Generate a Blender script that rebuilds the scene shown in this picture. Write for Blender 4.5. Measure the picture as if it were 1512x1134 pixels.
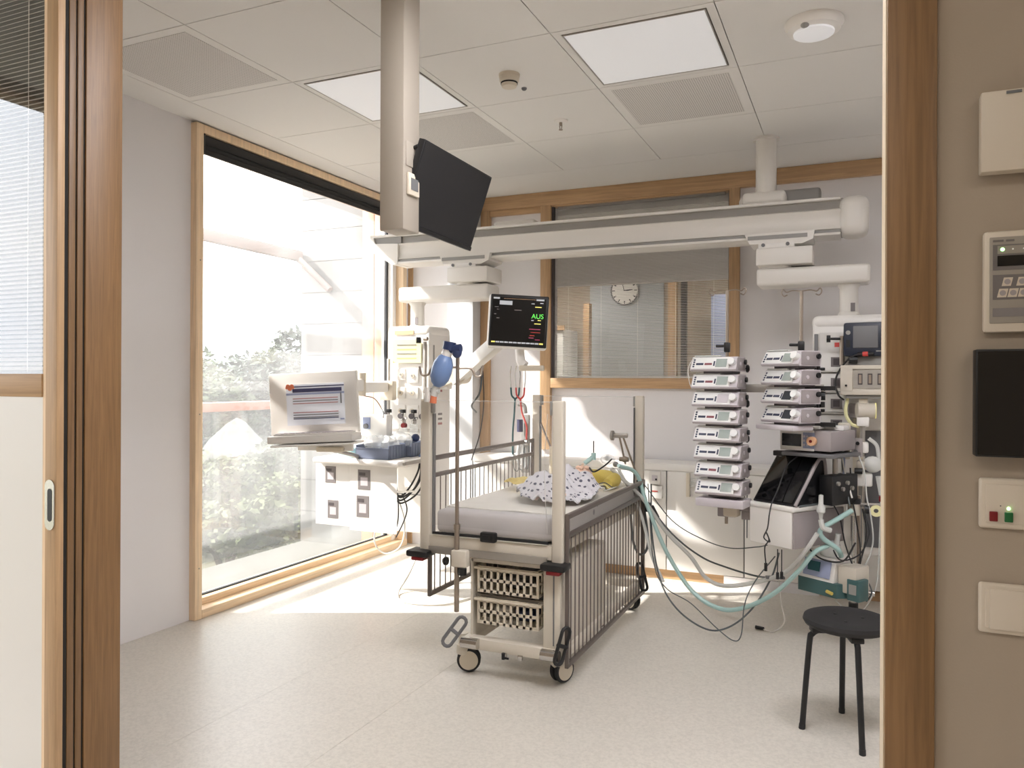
import bpy, bmesh, math, random
from mathutils import Vector, Matrix, Euler
random.seed(7)
PI = math.pi
for o in list(bpy.data.objects): bpy.data.objects.remove(o, do_unlink=True)
S = bpy.context.scene
C = S.collection

# ------------------------------------------------------------ camera
cam_d = bpy.data.cameras.new('camera'); cam = bpy.data.objects.new('camera', cam_d); C.objects.link(cam)
cam.location = (0, 0, 1.4)
cam.rotation_mode = 'QUATERNION'
cam.rotation_quaternion = (Matrix.Rotation(0.4178, 3, 'Z') @ Matrix.Rotation(PI/2, 3, 'X') @ Matrix.Rotation(0.0043, 3, 'Z')).to_quaternion()
cam_d.sensor_width = 36; cam_d.lens = 27.305; cam_d.shift_y = -0.0026
cam_d.clip_start = 0.02; cam_d.clip_end = 500
S.camera = cam
# ------------------------------------------------------------ sky, sun, exposure
W = bpy.data.worlds.new('sky'); S.world = W; W.use_nodes = True
nt = W.node_tree; bg = nt.nodes['Background']
tc = nt.nodes.new('ShaderNodeTexCoord'); nz = nt.nodes.new('ShaderNodeTexNoise'); rp = nt.nodes.new('ShaderNodeValToRGB')
mp = nt.nodes.new('ShaderNodeMapping'); mp.inputs['Scale'].default_value = (1, 1, 3)
nz.inputs['Scale'].default_value = 1.6; nz.inputs['Detail'].default_value = 5
rp.color_ramp.elements[0].position = .3; rp.color_ramp.elements[0].color = (.84, .89, .97, 1)
rp.color_ramp.elements[1].position = .6; rp.color_ramp.elements[1].color = (1, 1, 1, 1)
nt.links.new(tc.outputs['Generated'], mp.inputs['Vector']); nt.links.new(mp.outputs[0], nz.inputs['Vector'])
nt.links.new(nz.outputs['Fac'], rp.inputs[0]); nt.links.new(rp.outputs[0], bg.inputs['Color'])
bg.inputs['Strength'].default_value = 2.6
sd = bpy.data.lights.new('sun', 'SUN'); sd.energy = 6.0; sd.angle = math.radians(1.2); sd.color = (1, .955, .90)
sun = bpy.data.objects.new('sun', sd); C.objects.link(sun); sun.location = (-8, 0, 8)
sun.rotation_mode = 'QUATERNION'; sun.rotation_quaternion = Vector((1, .461, -.89)).to_track_quat('-Z', 'Y')
S.view_settings.view_transform = 'Standard'; S.view_settings.look = 'None'
S.view_settings.exposure = 1.05; S.view_settings.gamma = 1; S.view_settings.use_curve_mapping = False

# ------------------------------------------------------------ materials
def lin(c):
    return tuple((v/255/12.92 if v/255 <= .04045 else ((v/255+.055)/1.055)**2.4) for v in c) + (1,)
MATS = {}
def mat(name, col, rough=.5, metal=0, spec=.5, noise=0, nscale=40, bump=0, emit=0, trans=0, alpha=1, coat=0):
    m = bpy.data.materials.new(name); m.use_nodes = True; t = m.node_tree; b = t.nodes['Principled BSDF']
    c = lin(col); b.inputs['Base Color'].default_value = c
    b.inputs['Roughness'].default_value = rough; b.inputs['Metallic'].default_value = metal
    b.inputs['Specular IOR Level'].default_value = spec
    b.inputs['Coat Weight'].default_value = coat
    if noise or bump:
        tc = t.nodes.new('ShaderNodeTexCoord'); n = t.nodes.new('ShaderNodeTexNoise')
        n.inputs['Scale'].default_value = nscale; n.inputs['Detail'].default_value = 4
        t.links.new(tc.outputs['Object'], n.inputs['Vector'])
        if noise:
            r = t.nodes.new('ShaderNodeValToRGB')
            r.color_ramp.elements[0].position = .3; r.color_ramp.elements[1].position = .7
            r.color_ramp.elements[0].color = tuple(max(0, v*(1-noise)) for v in c[:3])+(1,)
            r.color_ramp.elements[1].color = tuple(min(1, v*(1+noise)) for v in c[:3])+(1,)
            t.links.new(n.outputs['Fac'], r.inputs[0]); t.links.new(r.outputs[0], b.inputs['Base Color'])
        if bump:
            u = t.nodes.new('ShaderNodeBump'); u.inputs['Strength'].default_value = bump; u.inputs['Distance'].default_value = .002
            t.links.new(n.outputs['Fac'], u.inputs['Height']); t.links.new(u.outputs[0], b.inputs['Normal'])
    if emit:
        b.inputs['Emission Color'].default_value = c; b.inputs['Emission Strength'].default_value = emit
    if trans:
        b.inputs['Transmission Weight'].default_value = trans; b.inputs['IOR'].default_value = 1.3
    b.inputs['Alpha'].default_value = alpha
    MATS[name] = m
    return m
def wood(name, col, axis, dark=.72, scale=1.0):
    m = mat(name, col, .45, noise=0); t = m.node_tree; b = t.nodes['Principled BSDF']
    tc = t.nodes.new('ShaderNodeTexCoord'); mp = t.nodes.new('ShaderNodeMapping')
    sc = [22*scale]*3; sc['xyz'.index(axis)] = .9*scale
    mp.inputs['Scale'].default_value = sc
    n = t.nodes.new('ShaderNodeTexNoise'); n.inputs['Scale'].default_value = 3; n.inputs['Detail'].default_value = 6; n.inputs['Roughness'].default_value = .6
    n.inputs['Distortion'].default_value = .6
    r = t.nodes.new('ShaderNodeValToRGB'); c = lin(col)
    r.color_ramp.elements[0].position = .28; r.color_ramp.elements[1].position = .66
    r.color_ramp.elements[0].color = tuple(v*dark for v in c[:3])+(1,); r.color_ramp.elements[1].color = tuple(min(1, v*1.12) for v in c[:3])+(1,)
    t.links.new(tc.outputs['Object'], mp.inputs[0]); t.links.new(mp.outputs[0], n.inputs['Vector'])
    t.links.new(n.outputs['Fac'], r.inputs[0]); t.links.new(r.outputs[0], b.inputs['Base Color'])
    u = t.nodes.new('ShaderNodeBump'); u.inputs['Strength'].default_value = .15; u.inputs['Distance'].default_value = .002
    t.links.new(n.outputs['Fac'], u.inputs['Height']); t.links.new(u.outputs[0], b.inputs['Normal'])
    return m
def glass(name, veil=0.0, tint=(1, 1, 1, 1), gloss=1.0, vnoise=0.0):
    m = bpy.data.materials.new(name); m.use_nodes = True; t = m.node_tree; t.nodes.clear()
    out = t.nodes.new('ShaderNodeOutputMaterial'); tr = t.nodes.new('ShaderNodeBsdfTransparent'); tr.inputs[0].default_value = tint
    gl = t.nodes.new('ShaderNodeBsdfGlossy'); gl.inputs['Roughness'].default_value = .01
    lw = t.nodes.new('ShaderNodeLayerWeight'); lw.inputs[0].default_value = .5
    pw = t.nodes.new('ShaderNodeMath'); pw.operation = 'POWER'; pw.inputs[1].default_value = 5
    mu = t.nodes.new('ShaderNodeMath'); mu.operation = 'MULTIPLY_ADD'; mu.inputs[1].default_value = .9*gloss; mu.inputs[2].default_value = .045*gloss
    t.links.new(lw.outputs['Facing'], pw.inputs[0]); t.links.new(pw.outputs[0], mu.inputs[0])
    mx = t.nodes.new('ShaderNodeMixShader'); t.links.new(mu.outputs[0], mx.inputs[0]); t.links.new(tr.outputs[0], mx.inputs[1]); t.links.new(gl.outputs[0], mx.inputs[2])
    last = mx
    if veil:
        tl = t.nodes.new('ShaderNodeBsdfTranslucent'); tl.inputs[0].default_value = (1, 1, 1, 1)
        m2 = t.nodes.new('ShaderNodeMixShader'); t.links.new(last.outputs[0], m2.inputs[1]); t.links.new(tl.outputs[0], m2.inputs[2])
        tc = t.nodes.new('ShaderNodeTexCoord'); n = t.nodes.new('ShaderNodeTexNoise'); n.inputs['Scale'].default_value = 2.3; n.inputs['Detail'].default_value = 3
        mr = t.nodes.new('ShaderNodeMapRange'); mr.inputs[1].default_value = .3; mr.inputs[2].default_value = .75
        mr.inputs[3].default_value = veil*(1-vnoise); mr.inputs[4].default_value = veil*(1+vnoise)
        t.links.new(tc.outputs['Object'], n.inputs['Vector']); t.links.new(n.outputs['Fac'], mr.inputs[0]); t.links.new(mr.outputs[0], m2.inputs[0])
        last = m2
    t.links.new(last.outputs[0], out.inputs[0]); MATS[name] = m
    return m

M = MATS
mat('wall_paint', (232, 229, 229), .75, bump=.05, nscale=300)
mat('corridor_paint', (168, 154, 138), .8, bump=.12, nscale=260)  # darkened paint, carrying the corridor's dim light in its colour
mat('ceiling_white', (232, 230, 226), .7)
mat('seam', (190, 186, 180), .8)
mat('light_diffuser', (235, 236, 238), .5, emit=.12)
mat('dark_gap', (30, 26, 22), .8)
wood('oak_z', (190, 156, 118), 'z', .78); wood('oak_x', (192, 157, 118), 'x', .78); wood('oak_y', (200, 168, 130), 'y', .78)
wood('spruce_z', (238, 210, 174), 'z', .86); wood('spruce_y', (238, 210, 174), 'y', .86)
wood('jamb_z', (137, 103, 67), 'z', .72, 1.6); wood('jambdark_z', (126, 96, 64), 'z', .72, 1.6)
wood('larch_z', (188, 144, 116), 'z', .88)
mat('frame_light', (214, 196, 168), .5)
mat('metal_paint', (226, 222, 215), .35, spec=.5)
mat('post_paint', (172, 163, 150), .45)
mat('bed_paint', (214, 206, 192), .4)
mat('bed_grey', (150, 142, 138), .4)
mat('guard_grey', (108, 99, 94), .35, metal=.3)
mat('plastic_white', (236, 233, 228), .4)
mat('plastic_cream', (218, 208, 190), .45)
mat('plastic_lilac', (205, 198, 202), .45)
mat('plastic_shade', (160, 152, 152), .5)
mat('plastic_grey', (150, 148, 144), .5)
mat('mid_grey', (112, 112, 114), .5)
mat('groove_grey', (150, 146, 140), .5)
mat('black', (22, 22, 24), .45)
mat('black_soft', (30, 29, 30), .65)
mat('rubber', (44, 44, 46), .8)
mat('dark_screen', (12, 13, 15), .12, coat=.3)
mat('chrome', (205, 203, 200), .22, metal=1)
mat('steel', (168, 156, 144), .35, metal=.85)
mat('brushed', (170, 165, 158), .4, metal=.6)
mat('knob_white', (240, 240, 238), .3)
mat('lcd', (168, 178, 172), .25)
mat('lcd_dark', (62, 66, 72), .2)
mat('key_blue', (66, 72, 92), .5)
mat('key_red', (140, 82, 88), .5)
mat('red', (196, 66, 60), .4); mat('dark_red', (120, 24, 28), .4); mat('green_key', (28, 98, 52), .4)
mat('led_green', (150, 255, 140), .3, emit=4)
mat('tube_teal', (182, 216, 212), .3, alpha=.9); mat('tube_clear', (225, 226, 222), .25, alpha=.8)
mat('tube_grey', (92, 98, 100), .4); mat('cable_black', (40, 40, 42), .5); mat('cable_white', (225, 222, 216), .4)
mat('tube_orange', (206, 140, 90), .4)
mat('blue_bag', (116, 142, 188), .3); mat('navy', (44, 58, 96), .4); mat('orange', (222, 128, 92), .4)
mat('bin_blue', (118, 126, 146), .45); mat('clear_plastic', (235, 238, 238), .12, alpha=.35)
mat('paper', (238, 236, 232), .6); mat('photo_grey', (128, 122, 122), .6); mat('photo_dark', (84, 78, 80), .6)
mat('mattress', (206, 202, 202), .7, bump=.1, nscale=90); mat('sheet', (232, 228, 220), .8, noise=.03, nscale=14, bump=.5)
mat('pillow_yellow', (206, 184, 96), .8, bump=.3, nscale=60)
mat('cloth_yellow', (238, 216, 140), .85)
mat('skin', (238, 204, 182), .5); mat('bandage', (236, 232, 226), .8)
mat('teal_body', (66, 98, 98), .4); mat('teal_dark', (20, 76, 82), .3)
mat('beyond_grey', (186, 190, 196), .6)
mat('grey_panel', (104, 104, 106), .3)
mat('navy_case', (42, 48, 62), .4)
mat('device_beige', (206, 198, 184), .5); mat('device_inner', (168, 162, 152), .5)
mat('intercom_grey', (150, 142, 132), .5); mat('intercom_dark', (112, 106, 104), .5)
mat('switch_white', (208, 196, 180), .4)
mat('slat', (205, 203, 200), .4); mat('slat_dark', (222, 220, 217), .4)
mat('concrete', (122, 120, 117), .85, noise=.06, nscale=3, bump=.4)
mat('terrace', (112, 109, 104), .85, noise=.04, nscale=5)
mat('rock', (112, 110, 106), .9, noise=.12, nscale=4, bump=.6)
mat('soil', (80, 78, 58), .95, noise=.2, nscale=2)
mat('leaf_light', (84, 92, 50), .7, noise=.25, nscale=6); mat('leaf_mid', (64, 76, 48), .7, noise=.25, nscale=5)
mat('leaf_dark', (46, 58, 44), .7, noise=.25, nscale=4); mat('bark', (92, 78, 66), .9)
mat('hill', (150, 162, 170), .95)
mat('rail_pink', (188, 132, 112), .5)
mat('beam_taupe', (150, 136, 130), .6)
mat('yellow_label', (236, 232, 180), .6)
mat('orange_sign', (238, 190, 150), .6)
mat('scr_blue', (150, 158, 186), .5); mat('scr_white', (208, 210, 216), .5, emit=.12); mat('scr_red', (176, 120, 120), .5); mat('scr_navy', (62, 62, 96), .5)
mat('aus_green', (96, 214, 84), .4, emit=.55); mat('scr_text', (170, 172, 176), .4, emit=.35); mat('scr_yellow', (220, 210, 110), .4, emit=.5)
mat('scr_magenta', (150, 60, 90), .4, emit=.3); mat('scr_black', (20, 21, 23), .2)
glass('window_glass', veil=.06, vnoise=.4); glass('clear_glass', gloss=.9); glass('crib_glass', veil=.05, gloss=.6)
glass('door_glass', gloss=1.6); glass('balustrade_glass', veil=.012, vnoise=.2, tint=(.78, .80, .79, 1)); glass('jar', veil=.2, gloss=.8, tint=(.95, .96, .96, 1))
def floor_material():
    m = mat('linoleum', (214, 208, 198), .34, spec=.4); t = m.node_tree; b = t.nodes['Principled BSDF']
    g = t.nodes.new('ShaderNodeTexCoord')
    v = t.nodes.new('ShaderNodeTexNoise'); v.inputs['Scale'].default_value = 70; v.inputs['Detail'].default_value = 3; v.inputs['Roughness'].default_value = .7
    n = t.nodes.new('ShaderNodeTexNoise'); n.inputs['Scale'].default_value = 1.3; n.inputs['Detail'].default_value = 4
    r = t.nodes.new('ShaderNodeValToRGB'); c = lin((214, 208, 198))
    r.color_ramp.elements[0].position = .32; r.color_ramp.elements[1].position = .62
    r.color_ramp.elements[0].color = tuple(x*.90 for x in c[:3])+(1,); r.color_ramp.elements[1].color = tuple(x*1.06 for x in c[:3])+(1,)
    mx = t.nodes.new('ShaderNodeMix'); mx.data_type = 'RGBA'; mx.blend_type = 'MULTIPLY'; mx.inputs[0].default_value = .25
    t.links.new(g.outputs['Object'], v.inputs['Vector']); t.links.new(g.outputs['Object'], n.inputs['Vector'])
    t.links.new(v.outputs['Fac'], r.inputs[0]); t.links.new(r.outputs[0], mx.inputs[6]); t.links.new(n.outputs['Fac'], mx.inputs[7])
    mx.inputs[0].default_value = .15
    t.links.new(mx.outputs[2], b.inputs['Base Color'])
    mr = t.nodes.new('ShaderNodeMapRange'); mr.inputs[3].default_value = .26; mr.inputs[4].default_value = .46
    t.links.new(n.outputs['Fac'], mr.inputs[0]); t.links.new(mr.outputs[0], b.inputs['Roughness'])
    return m
floor_material()
def dots_material(name, base, dot, scale, thr, jitter=1.0):
    m = mat(name, base, .8); t = m.node_tree; b = t.nodes['Principled BSDF']
    g = t.nodes.new('ShaderNodeTexCoord'); v = t.nodes.new('ShaderNodeTexVoronoi'); v.inputs['Scale'].default_value = scale
    v.inputs['Randomness'].default_value = jitter
    l = t.nodes.new('ShaderNodeMath'); l.operation = 'LESS_THAN'; l.inputs[1].default_value = thr
    mx = t.nodes.new('ShaderNodeMix'); mx.data_type = 'RGBA'; mx.inputs[6].default_value = lin(base); mx.inputs[7].default_value = lin(dot)
    t.links.new(g.outputs['Object'], v.inputs['Vector']); t.links.new(v.outputs['Distance'], l.inputs[0]); t.links.new(l.outputs[0], mx.inputs[0])
    t.links.new(mx.outputs[2], b.inputs['Base Color'])
    return m
dots_material('star_cloth', (214, 212, 216), (92, 92, 106), 34, .3, .3)
dots_material('perforated', (222, 219, 215), (150, 146, 142), 90, .34, 0)
dots_material('side_cloth', (198, 194, 190), (150, 146, 146), 14, .2, 1)

# ------------------------------------------------------------ mesh helpers
ORG = {}
def rotz(a): return Matrix.Rotation(a, 3, 'Z')
class MB:
    def __init__(s): s.bm = bmesh.new()
    def _xf(s, vs, c, R):
        for v in vs:
            p = v.co.copy()
            if R is not None: p = R @ p
            v.co = p + Vector(c)
    def obox(s, c, size, R=None, bev=0, seg=2):
        r = bmesh.ops.create_cube(s.bm, size=1); vs = r['verts']
        for v in vs: v.co = Vector((v.co.x*size[0], v.co.y*size[1], v.co.z*size[2]))
        if bev:
            es = list({e for v in vs for e in v.link_edges})
            b = bmesh.ops.bevel(s.bm, geom=es, offset=min(bev, min(size)*.49), segments=seg, affect='EDGES', profile=.5)
            vs = list({v for f in b['faces'] for v in f.verts} | {v for v in vs if v.is_valid})
        s._xf(vs, c, R); return s
    def box(s, x0, x1, y0, y1, z0, z1, bev=0, seg=2):
        return s.obox(((x0+x1)/2, (y0+y1)/2, (z0+z1)/2), (abs(x1-x0), abs(y1-y0), abs(z1-z0)), None, bev, seg)
    def cyl(s, p0, p1, r, r2=None, n=16):
        p0 = Vector(p0); p1 = Vector(p1); d = p1-p0
        q = d.to_track_quat('Z', 'Y').to_matrix()
        k = bmesh.ops.create_cone(s.bm, cap_ends=True, segments=n, radius1=r, radius2=r if r2 is None else r2, depth=d.length)
        s._xf(k['verts'], (p0+p1)/2, q); return s
    def sphere(s, c, r, n=16, R=None):
        if not hasattr(r, '__len__'): r = (r, r, r)
        k = bmesh.ops.create_uvsphere(s.bm, u_segments=n, v_segments=max(6, n//2), radius=1)
        for v in k['verts']: v.co = Vector((v.co.x*r[0], v.co.y*r[1], v.co.z*r[2]))
        s._xf(k['verts'], c, R); return s
    def lathe(s, prof, c, n=24, R=None):
        rings = []
        for r, z in prof:
            if r < 1e-5: rings.append([s.bm.verts.new((0, 0, z))])
            else: rings.append([s.bm.verts.new((r*math.cos(2*PI*i/n), r*math.sin(2*PI*i/n), z)) for i in range(n)])
        for a, b in zip(rings, rings[1:]):
            for i in range(n):
                j = (i+1) % n
                if len(a) == 1 and len(b) == 1: continue
                if len(a) == 1: s.bm.faces.new((a[0], b[j], b[i]))
                elif len(b) == 1: s.bm.faces.new((a[i], a[j], b[0]))
                else: s.bm.faces.new((a[i], a[j], b[j], b[i]))
        s._xf([v for r in rings for v in r], c, R); return s
    def prism(s, poly, h0, h1, c=(0, 0, 0), R=None):
        # polygon in local XY extruded along local Z, then rotated
        a = [s.bm.verts.new((x, y, h0)) for x, y in poly]; b = [s.bm.verts.new((x, y, h1)) for x, y in poly]
        s.bm.faces.new(a[::-1]); s.bm.faces.new(b); n = len(poly)
        for i in range(n): s.bm.faces.new((a[i], a[(i+1) % n], b[(i+1) % n], b[i]))
        s._xf(a+b, c, R); return s
    def tube(s, pts, r, n=8, res=6, smooth=True, closed=False):
        P = [Vector(p) for p in pts]
        if smooth and len(P) > 2:
            Q = []
            m = len(P)
            rng = range(m) if closed else range(m-1)
            for i in rng:
                p0 = P[(i-1) % m] if closed or i > 0 else P[0]*2-P[1]
                p1 = P[i]; p2 = P[(i+1) % m]
                p3 = P[(i+2) % m] if closed or i+2 < m else P[-1]*2-P[-2]
                for k in range(res):
                    t = k/res
                    Q.append(.5*((2*p1)+(p2-p0)*t+(2*p0-5*p1+4*p2-p3)*t*t+(3*p1-p0-3*p2+p3)*t**3))
            if not closed: Q.append(P[-1])
            P = Q
        m = len(P); rings = []
        up = None
        for i in range(m):
            a = P[(i-1) % m] if closed or i > 0 else P[i]; b = P[(i+1) % m] if closed or i < m-1 else P[i]
            d = (b-a)
            d = d.normalized() if d.length > 1e-9 else Vector((0, 0, 1))
            if up is None: up = d.orthogonal().normalized()
            up = (up-d*up.dot(d)); up = up.normalized() if up.length > 1e-6 else d.orthogonal().normalized()
            w = d.cross(up)
            rr = r[min(i*len(r)//m, len(r)-1)] if hasattr(r, '__len__') else r
            rings.append([s.bm.verts.new(P[i]+(up*math.cos(2*PI*k/n)+w*math.sin(2*PI*k/n))*rr) for k in range(n)])
        for i in range(m if closed else m-1):
            A = rings[i]; B = rings[(i+1) % m]
            for k in range(n): s.bm.faces.new((A[k], A[(k+1) % n], B[(k+1) % n], B[k]))
        if not closed:
            s.bm.faces.new(rings[0][::-1]); s.bm.faces.new(rings[-1])
        return s
    def quad(s, *p):
        s.bm.faces.new([s.bm.verts.new(q) for q in p]); return s
    def mesh(s, name, mt, org=(0, 0, 0)):
        me = bpy.data.meshes.new(name)
        o = Vector(org)
        for v in s.bm.verts: v.co -= o
        bmesh.ops.recalc_face_normals(s.bm, faces=s.bm.faces)
        s.bm.to_mesh(me); s.bm.free()
        me.materials.append(M[mt] if isinstance(mt, str) else mt)
        for p in me.polygons: p.use_smooth = True
        me.set_sharp_from_angle(angle=math.radians(38))
        return me
def tag(o, label=None, cat=None, group=None, kind=None):
    if label: o['label'] = label
    if cat: o['category'] = cat
    if group: o['group'] = group
    if kind: o['kind'] = kind
    return o
def thing(name, loc, label, cat, group=None, rz=0, kind=None):
    o = bpy.data.objects.new(name, None); C.objects.link(o); o.location = loc; o.rotation_euler = (0, 0, rz)
    o.empty_display_size = .05
    ORG[o.name] = Vector(loc); return tag(o, label, cat, group, kind)
def local(o):
    ORG[o.name] = Vector((0, 0, 0)); return o
def part(name, mb, mt, parent, label=None, kind=None):
    org = ORG[parent.name]
    o = bpy.data.objects.new(name, mb.mesh(name, mt, org)); C.objects.link(o); o.parent = parent
    ORG[o.name] = org
    if label: o['label'] = label
    if kind: o['kind'] = kind
    return o
def solo(name, mb, mt, label, cat, group=None, kind=None):
    vs = [v.co for v in mb.bm.verts]
    org = Vector(((min(v.x for v in vs)+max(v.x for v in vs))/2, (min(v.y for v in vs)+max(v.y for v in vs))/2, min(v.z for v in vs)))
    o = bpy.data.objects.new(name, mb.mesh(name, mt, org)); C.objects.link(o); o.location = org; ORG[o.name] = org
    return tag(o, label, cat, group, kind)
def struct(name, mb, mt):
    return solo(name, mb, mt, None, None, None, 'structure')
def copy_tree(o, parent=None):
    c = o.copy(); C.objects.link(c); c.parent = parent
    for ch in list(o.children): copy_tree(ch, c)
    return c
def text_mesh(body, size, mt, parent, origin, R, name='lettering', depth=.0004):
    cu = bpy.data.curves.new(name, 'FONT'); cu.body = body; cu.size = size; cu.extrude = depth; cu.align_x = 'CENTER'; cu.align_y = 'CENTER'
    t = bpy.data.objects.new(name, cu); C.objects.link(t)
    bpy.context.view_layer.update()
    me = bpy.data.meshes.new_from_object(t.evaluated_get(bpy.context.evaluated_depsgraph_get()))
    bpy.data.objects.remove(t)
    for v in me.vertices: v.co = (R @ v.co)+Vector(origin)-ORG[parent.name]
    me.materials.clear(); me.materials.append(M[mt])
    o = bpy.data.objects.new(name, me); C.objects.link(o); o.parent = parent; return o
RX = Matrix.Rotation(PI/2, 3, 'X')   # local XY -> world XZ, facing -Y

XL, YB, CH = -3.548, 5.779, 2.909

# ============================================================ THE SETTING
# floor of welded linoleum sheets
fl = struct('floor', MB().box(-3.95, 3.2, -3.2, 9.2, -.12, -.004), 'seam')
xs = [-6.4, XL, -2.405, -1.82, .6, 3.1]
for a, b in zip(xs, xs[1:]):
    if b <= XL: continue
    part('floor_sheet', MB().box(a+.0006, b-.0006, 1.5, 5.9, -.004, 0), 'linoleum', fl)
part('corridor_sheet', MB().box(-3.9, 3.1, -3.1, 1.498, -.004, 0), 'linoleum', fl)
part('corridor_sheet', MB().box(-3.85, 3.1, 5.902, 9.1, -.004, 0), 'linoleum', fl)
# ceiling of square metal panels on a 0.7 m grid
ce = struct('ceiling', MB().box(-3.85, 3.2, -2.0, 9.2, CH+.03, CH+.15), 'seam')
gx = [-2.6163+.6975*i for i in range(-1, 8)]; gy = [2.4482+.6915*i for i in range(-1, 5)]
perf = [(-2, 2.4482), (0, 3.8312), (2, 3.8312)]
PERF = {(0, 1), (1, 3), (3, 3)}; LIGHT = {(1, 2), (3, 2), (3, 0), (4, 0), (5, 1)}
G = .0022
for i in range(len(gx)-1):
    for j in range(len(gy)-1):
        x0, x1, y0, y1 = gx[i]+G, gx[i+1]-G, gy[j]+G, gy[j+1]-G
        if (i, j) in LIGHT:
            b = MB(); f = .034
            b.box(x0, x1, y0, y0+f, CH, CH+.025).box(x0, x1, y1-f, y1, CH, CH+.025).box(x0, x0+f, y0+f, y1-f, CH, CH+.025).box(x1-f, x1, y0+f, y1-f, CH, CH+.025)
            part('ceiling_panel', b, 'ceiling_white', ce)
            continue
        part('ceiling_panel', MB().box(x0, x1, y0, y1, CH, CH+.025), 'ceiling_white', ce)
        if (i, j) in PERF:
            part('perforated_field', MB().box(x0+.05, x1-.05, y0+.05, y1-.05, CH-.0012, CH), 'perforated', ce)
part('ceiling_border', MB().box(XL, gx[0]-G, 1.6, 5.8, CH, CH+.025), 'ceiling_white', ce)
part('ceiling_border', MB().box(gx[0]+G, gx[-1], gy[-1]+G, 5.8, CH, CH+.025), 'ceiling_white', ce)
part('ceiling_border', MB().box(gx[0]+G, gx[-1], 1.6, gy[0]-G, CH, CH+.025), 'ceiling_white', ce)
part('corridor_ceiling', MB().box(-3.85, 3.1, -1.9, 1.48, CH-.02, CH+.025), 'ceiling_white', ce)
part('corridor_ceiling', MB().box(-3.85, 3.1, 5.9, 9.1, 2.74, CH+.025), 'ceiling_white', ce)
# left wall with the big window opening (Y 3.37..5.70)
WY0, WY1, WZ1 = 3.372, 5.70, 2.90
struct('wall_left', MB().box(-3.85, XL, 1.2, WY0, 0, CH+.1).box(-3.85, XL, WY1, 6.0, 0, CH+.1).box(-3.85, XL, WY0, WY1, WZ1, CH+.1).box(-3.85, XL, WY0, WY1, -.12, .0), 'wall_paint')
# back wall: a timber-framed partition
struct('wall_back', MB().box(XL, -2.84, YB, YB+.12, 0, CH+.1).box(-2.84, -2.22, YB+.012, YB+.12, 0, CH+.1)
       .box(-2.22, -.84, YB+.012, YB+.12, 0, 1.35).box(-.84, 2.3, YB+.012, YB+.12, 0, CH+.1), 'wall_paint')
struct('wall_right', MB().box(2.2, 2.35, 1.6, 5.9, 0, CH+.1), 'wall_paint')
# pilaster beside the window
mat('pilaster_paint', (212, 213, 214), .8)
struct('wall_pilaster', MB().box(-3.06, -2.845, 5.62, YB, 0, 2.85), 'pilaster_paint')
# front wall with the sliding door opening
JX0, JX1, DY0, DY1, DH = -1.95, .043, 1.4, 1.6, 2.75
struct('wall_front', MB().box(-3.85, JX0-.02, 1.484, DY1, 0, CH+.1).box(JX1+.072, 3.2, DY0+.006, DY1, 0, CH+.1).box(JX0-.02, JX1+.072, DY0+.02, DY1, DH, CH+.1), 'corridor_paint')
# corridor shell behind the camera
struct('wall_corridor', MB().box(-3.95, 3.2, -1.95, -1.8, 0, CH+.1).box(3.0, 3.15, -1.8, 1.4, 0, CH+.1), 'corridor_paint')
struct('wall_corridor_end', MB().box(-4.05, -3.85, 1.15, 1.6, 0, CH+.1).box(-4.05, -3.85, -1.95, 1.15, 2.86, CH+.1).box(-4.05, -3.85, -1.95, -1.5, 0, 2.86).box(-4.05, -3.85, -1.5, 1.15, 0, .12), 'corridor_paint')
struct('window_3', MB().box(-4.0, -3.9, -1.5, -1.44, .12, 2.86).box(-4.0, -3.9, 1.09, 1.15, .12, 2.86).box(-4.0, -3.9, -1.44, 1.09, .12, .18).box(-4.0, -3.9, -1.44, 1.09, 2.83, 2.86), 'oak_y')
# room beyond the back window
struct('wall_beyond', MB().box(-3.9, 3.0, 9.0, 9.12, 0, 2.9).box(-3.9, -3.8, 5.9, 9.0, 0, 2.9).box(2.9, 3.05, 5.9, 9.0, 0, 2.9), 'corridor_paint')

# trims: jambs of the sliding door
t = struct('trim_1', MB().box(JX0-.02, JX0, 1.484, DY1, 0, DH, .002), 'jamb_z')
struct('trim_2', MB().box(JX1, JX1+.072, DY0-.004, DY1, 0, DH, .003), 'jamb_z')
struct('trim_3', MB().box(JX1-.0015, JX1, DY0+.01, DY1, 0, DH), 'frame_light')
struct('trim_4', MB().box(JX0-.02, JX1+.07, DY0-.004, DY1+.003, DH-.03, DH), 'oak_x')
# back-wall timber: posts and rails
def z_post(n, x0, x1, y0, y1, z0, z1): return struct(n, MB().box(x0, x1, y0, y1, z0, z1, .003), 'oak_z')
struct('trim_5', MB().box(-2.843, 2.2, YB-.03, YB+.02, 2.80, CH-.001, .003), 'oak_x')
z_post('trim_6', -2.843, -2.762, YB-.028, YB+.02, 0, 2.80)
z_post('trim_7', -2.311, -2.222, YB-.028, YB+.06, .86, 2.80)
z_post('trim_8', -.846, -.773, YB-.028, YB+.06, 1.35, 2.80)
struct('trim_9', MB().box(-2.222, -.846, YB-.028, YB+.06, 1.350, 1.428, .003), 'oak_x')
struct('trim_10', MB().box(-2.762, -2.311, YB-.02, YB+.02, 2.752, 2.80, .003), 'oak_x')
struct('trim_11', MB().box(-2.222, -.846, YB-.022, YB+.06, 2.788, 2.80, .003), 'oak_x')
struct('trim_12', MB().box(-3.548, -3.50, YB-.012, YB, 0, 2.9, .002), 'oak_z')
# plinth below the built-in cabinets
struct('baseboard_back', MB().box(-2.84, -.83, 5.50, YB, 0, .068), 'oak_x')
struct('baseboard_right', MB().box(-.22, 2.2, 5.50, YB, 0, .06), 'oak_x')
struct('trim_13', MB().box(-.83, -.22, 5.47, YB, 0, .068), 'wall_paint')

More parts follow.
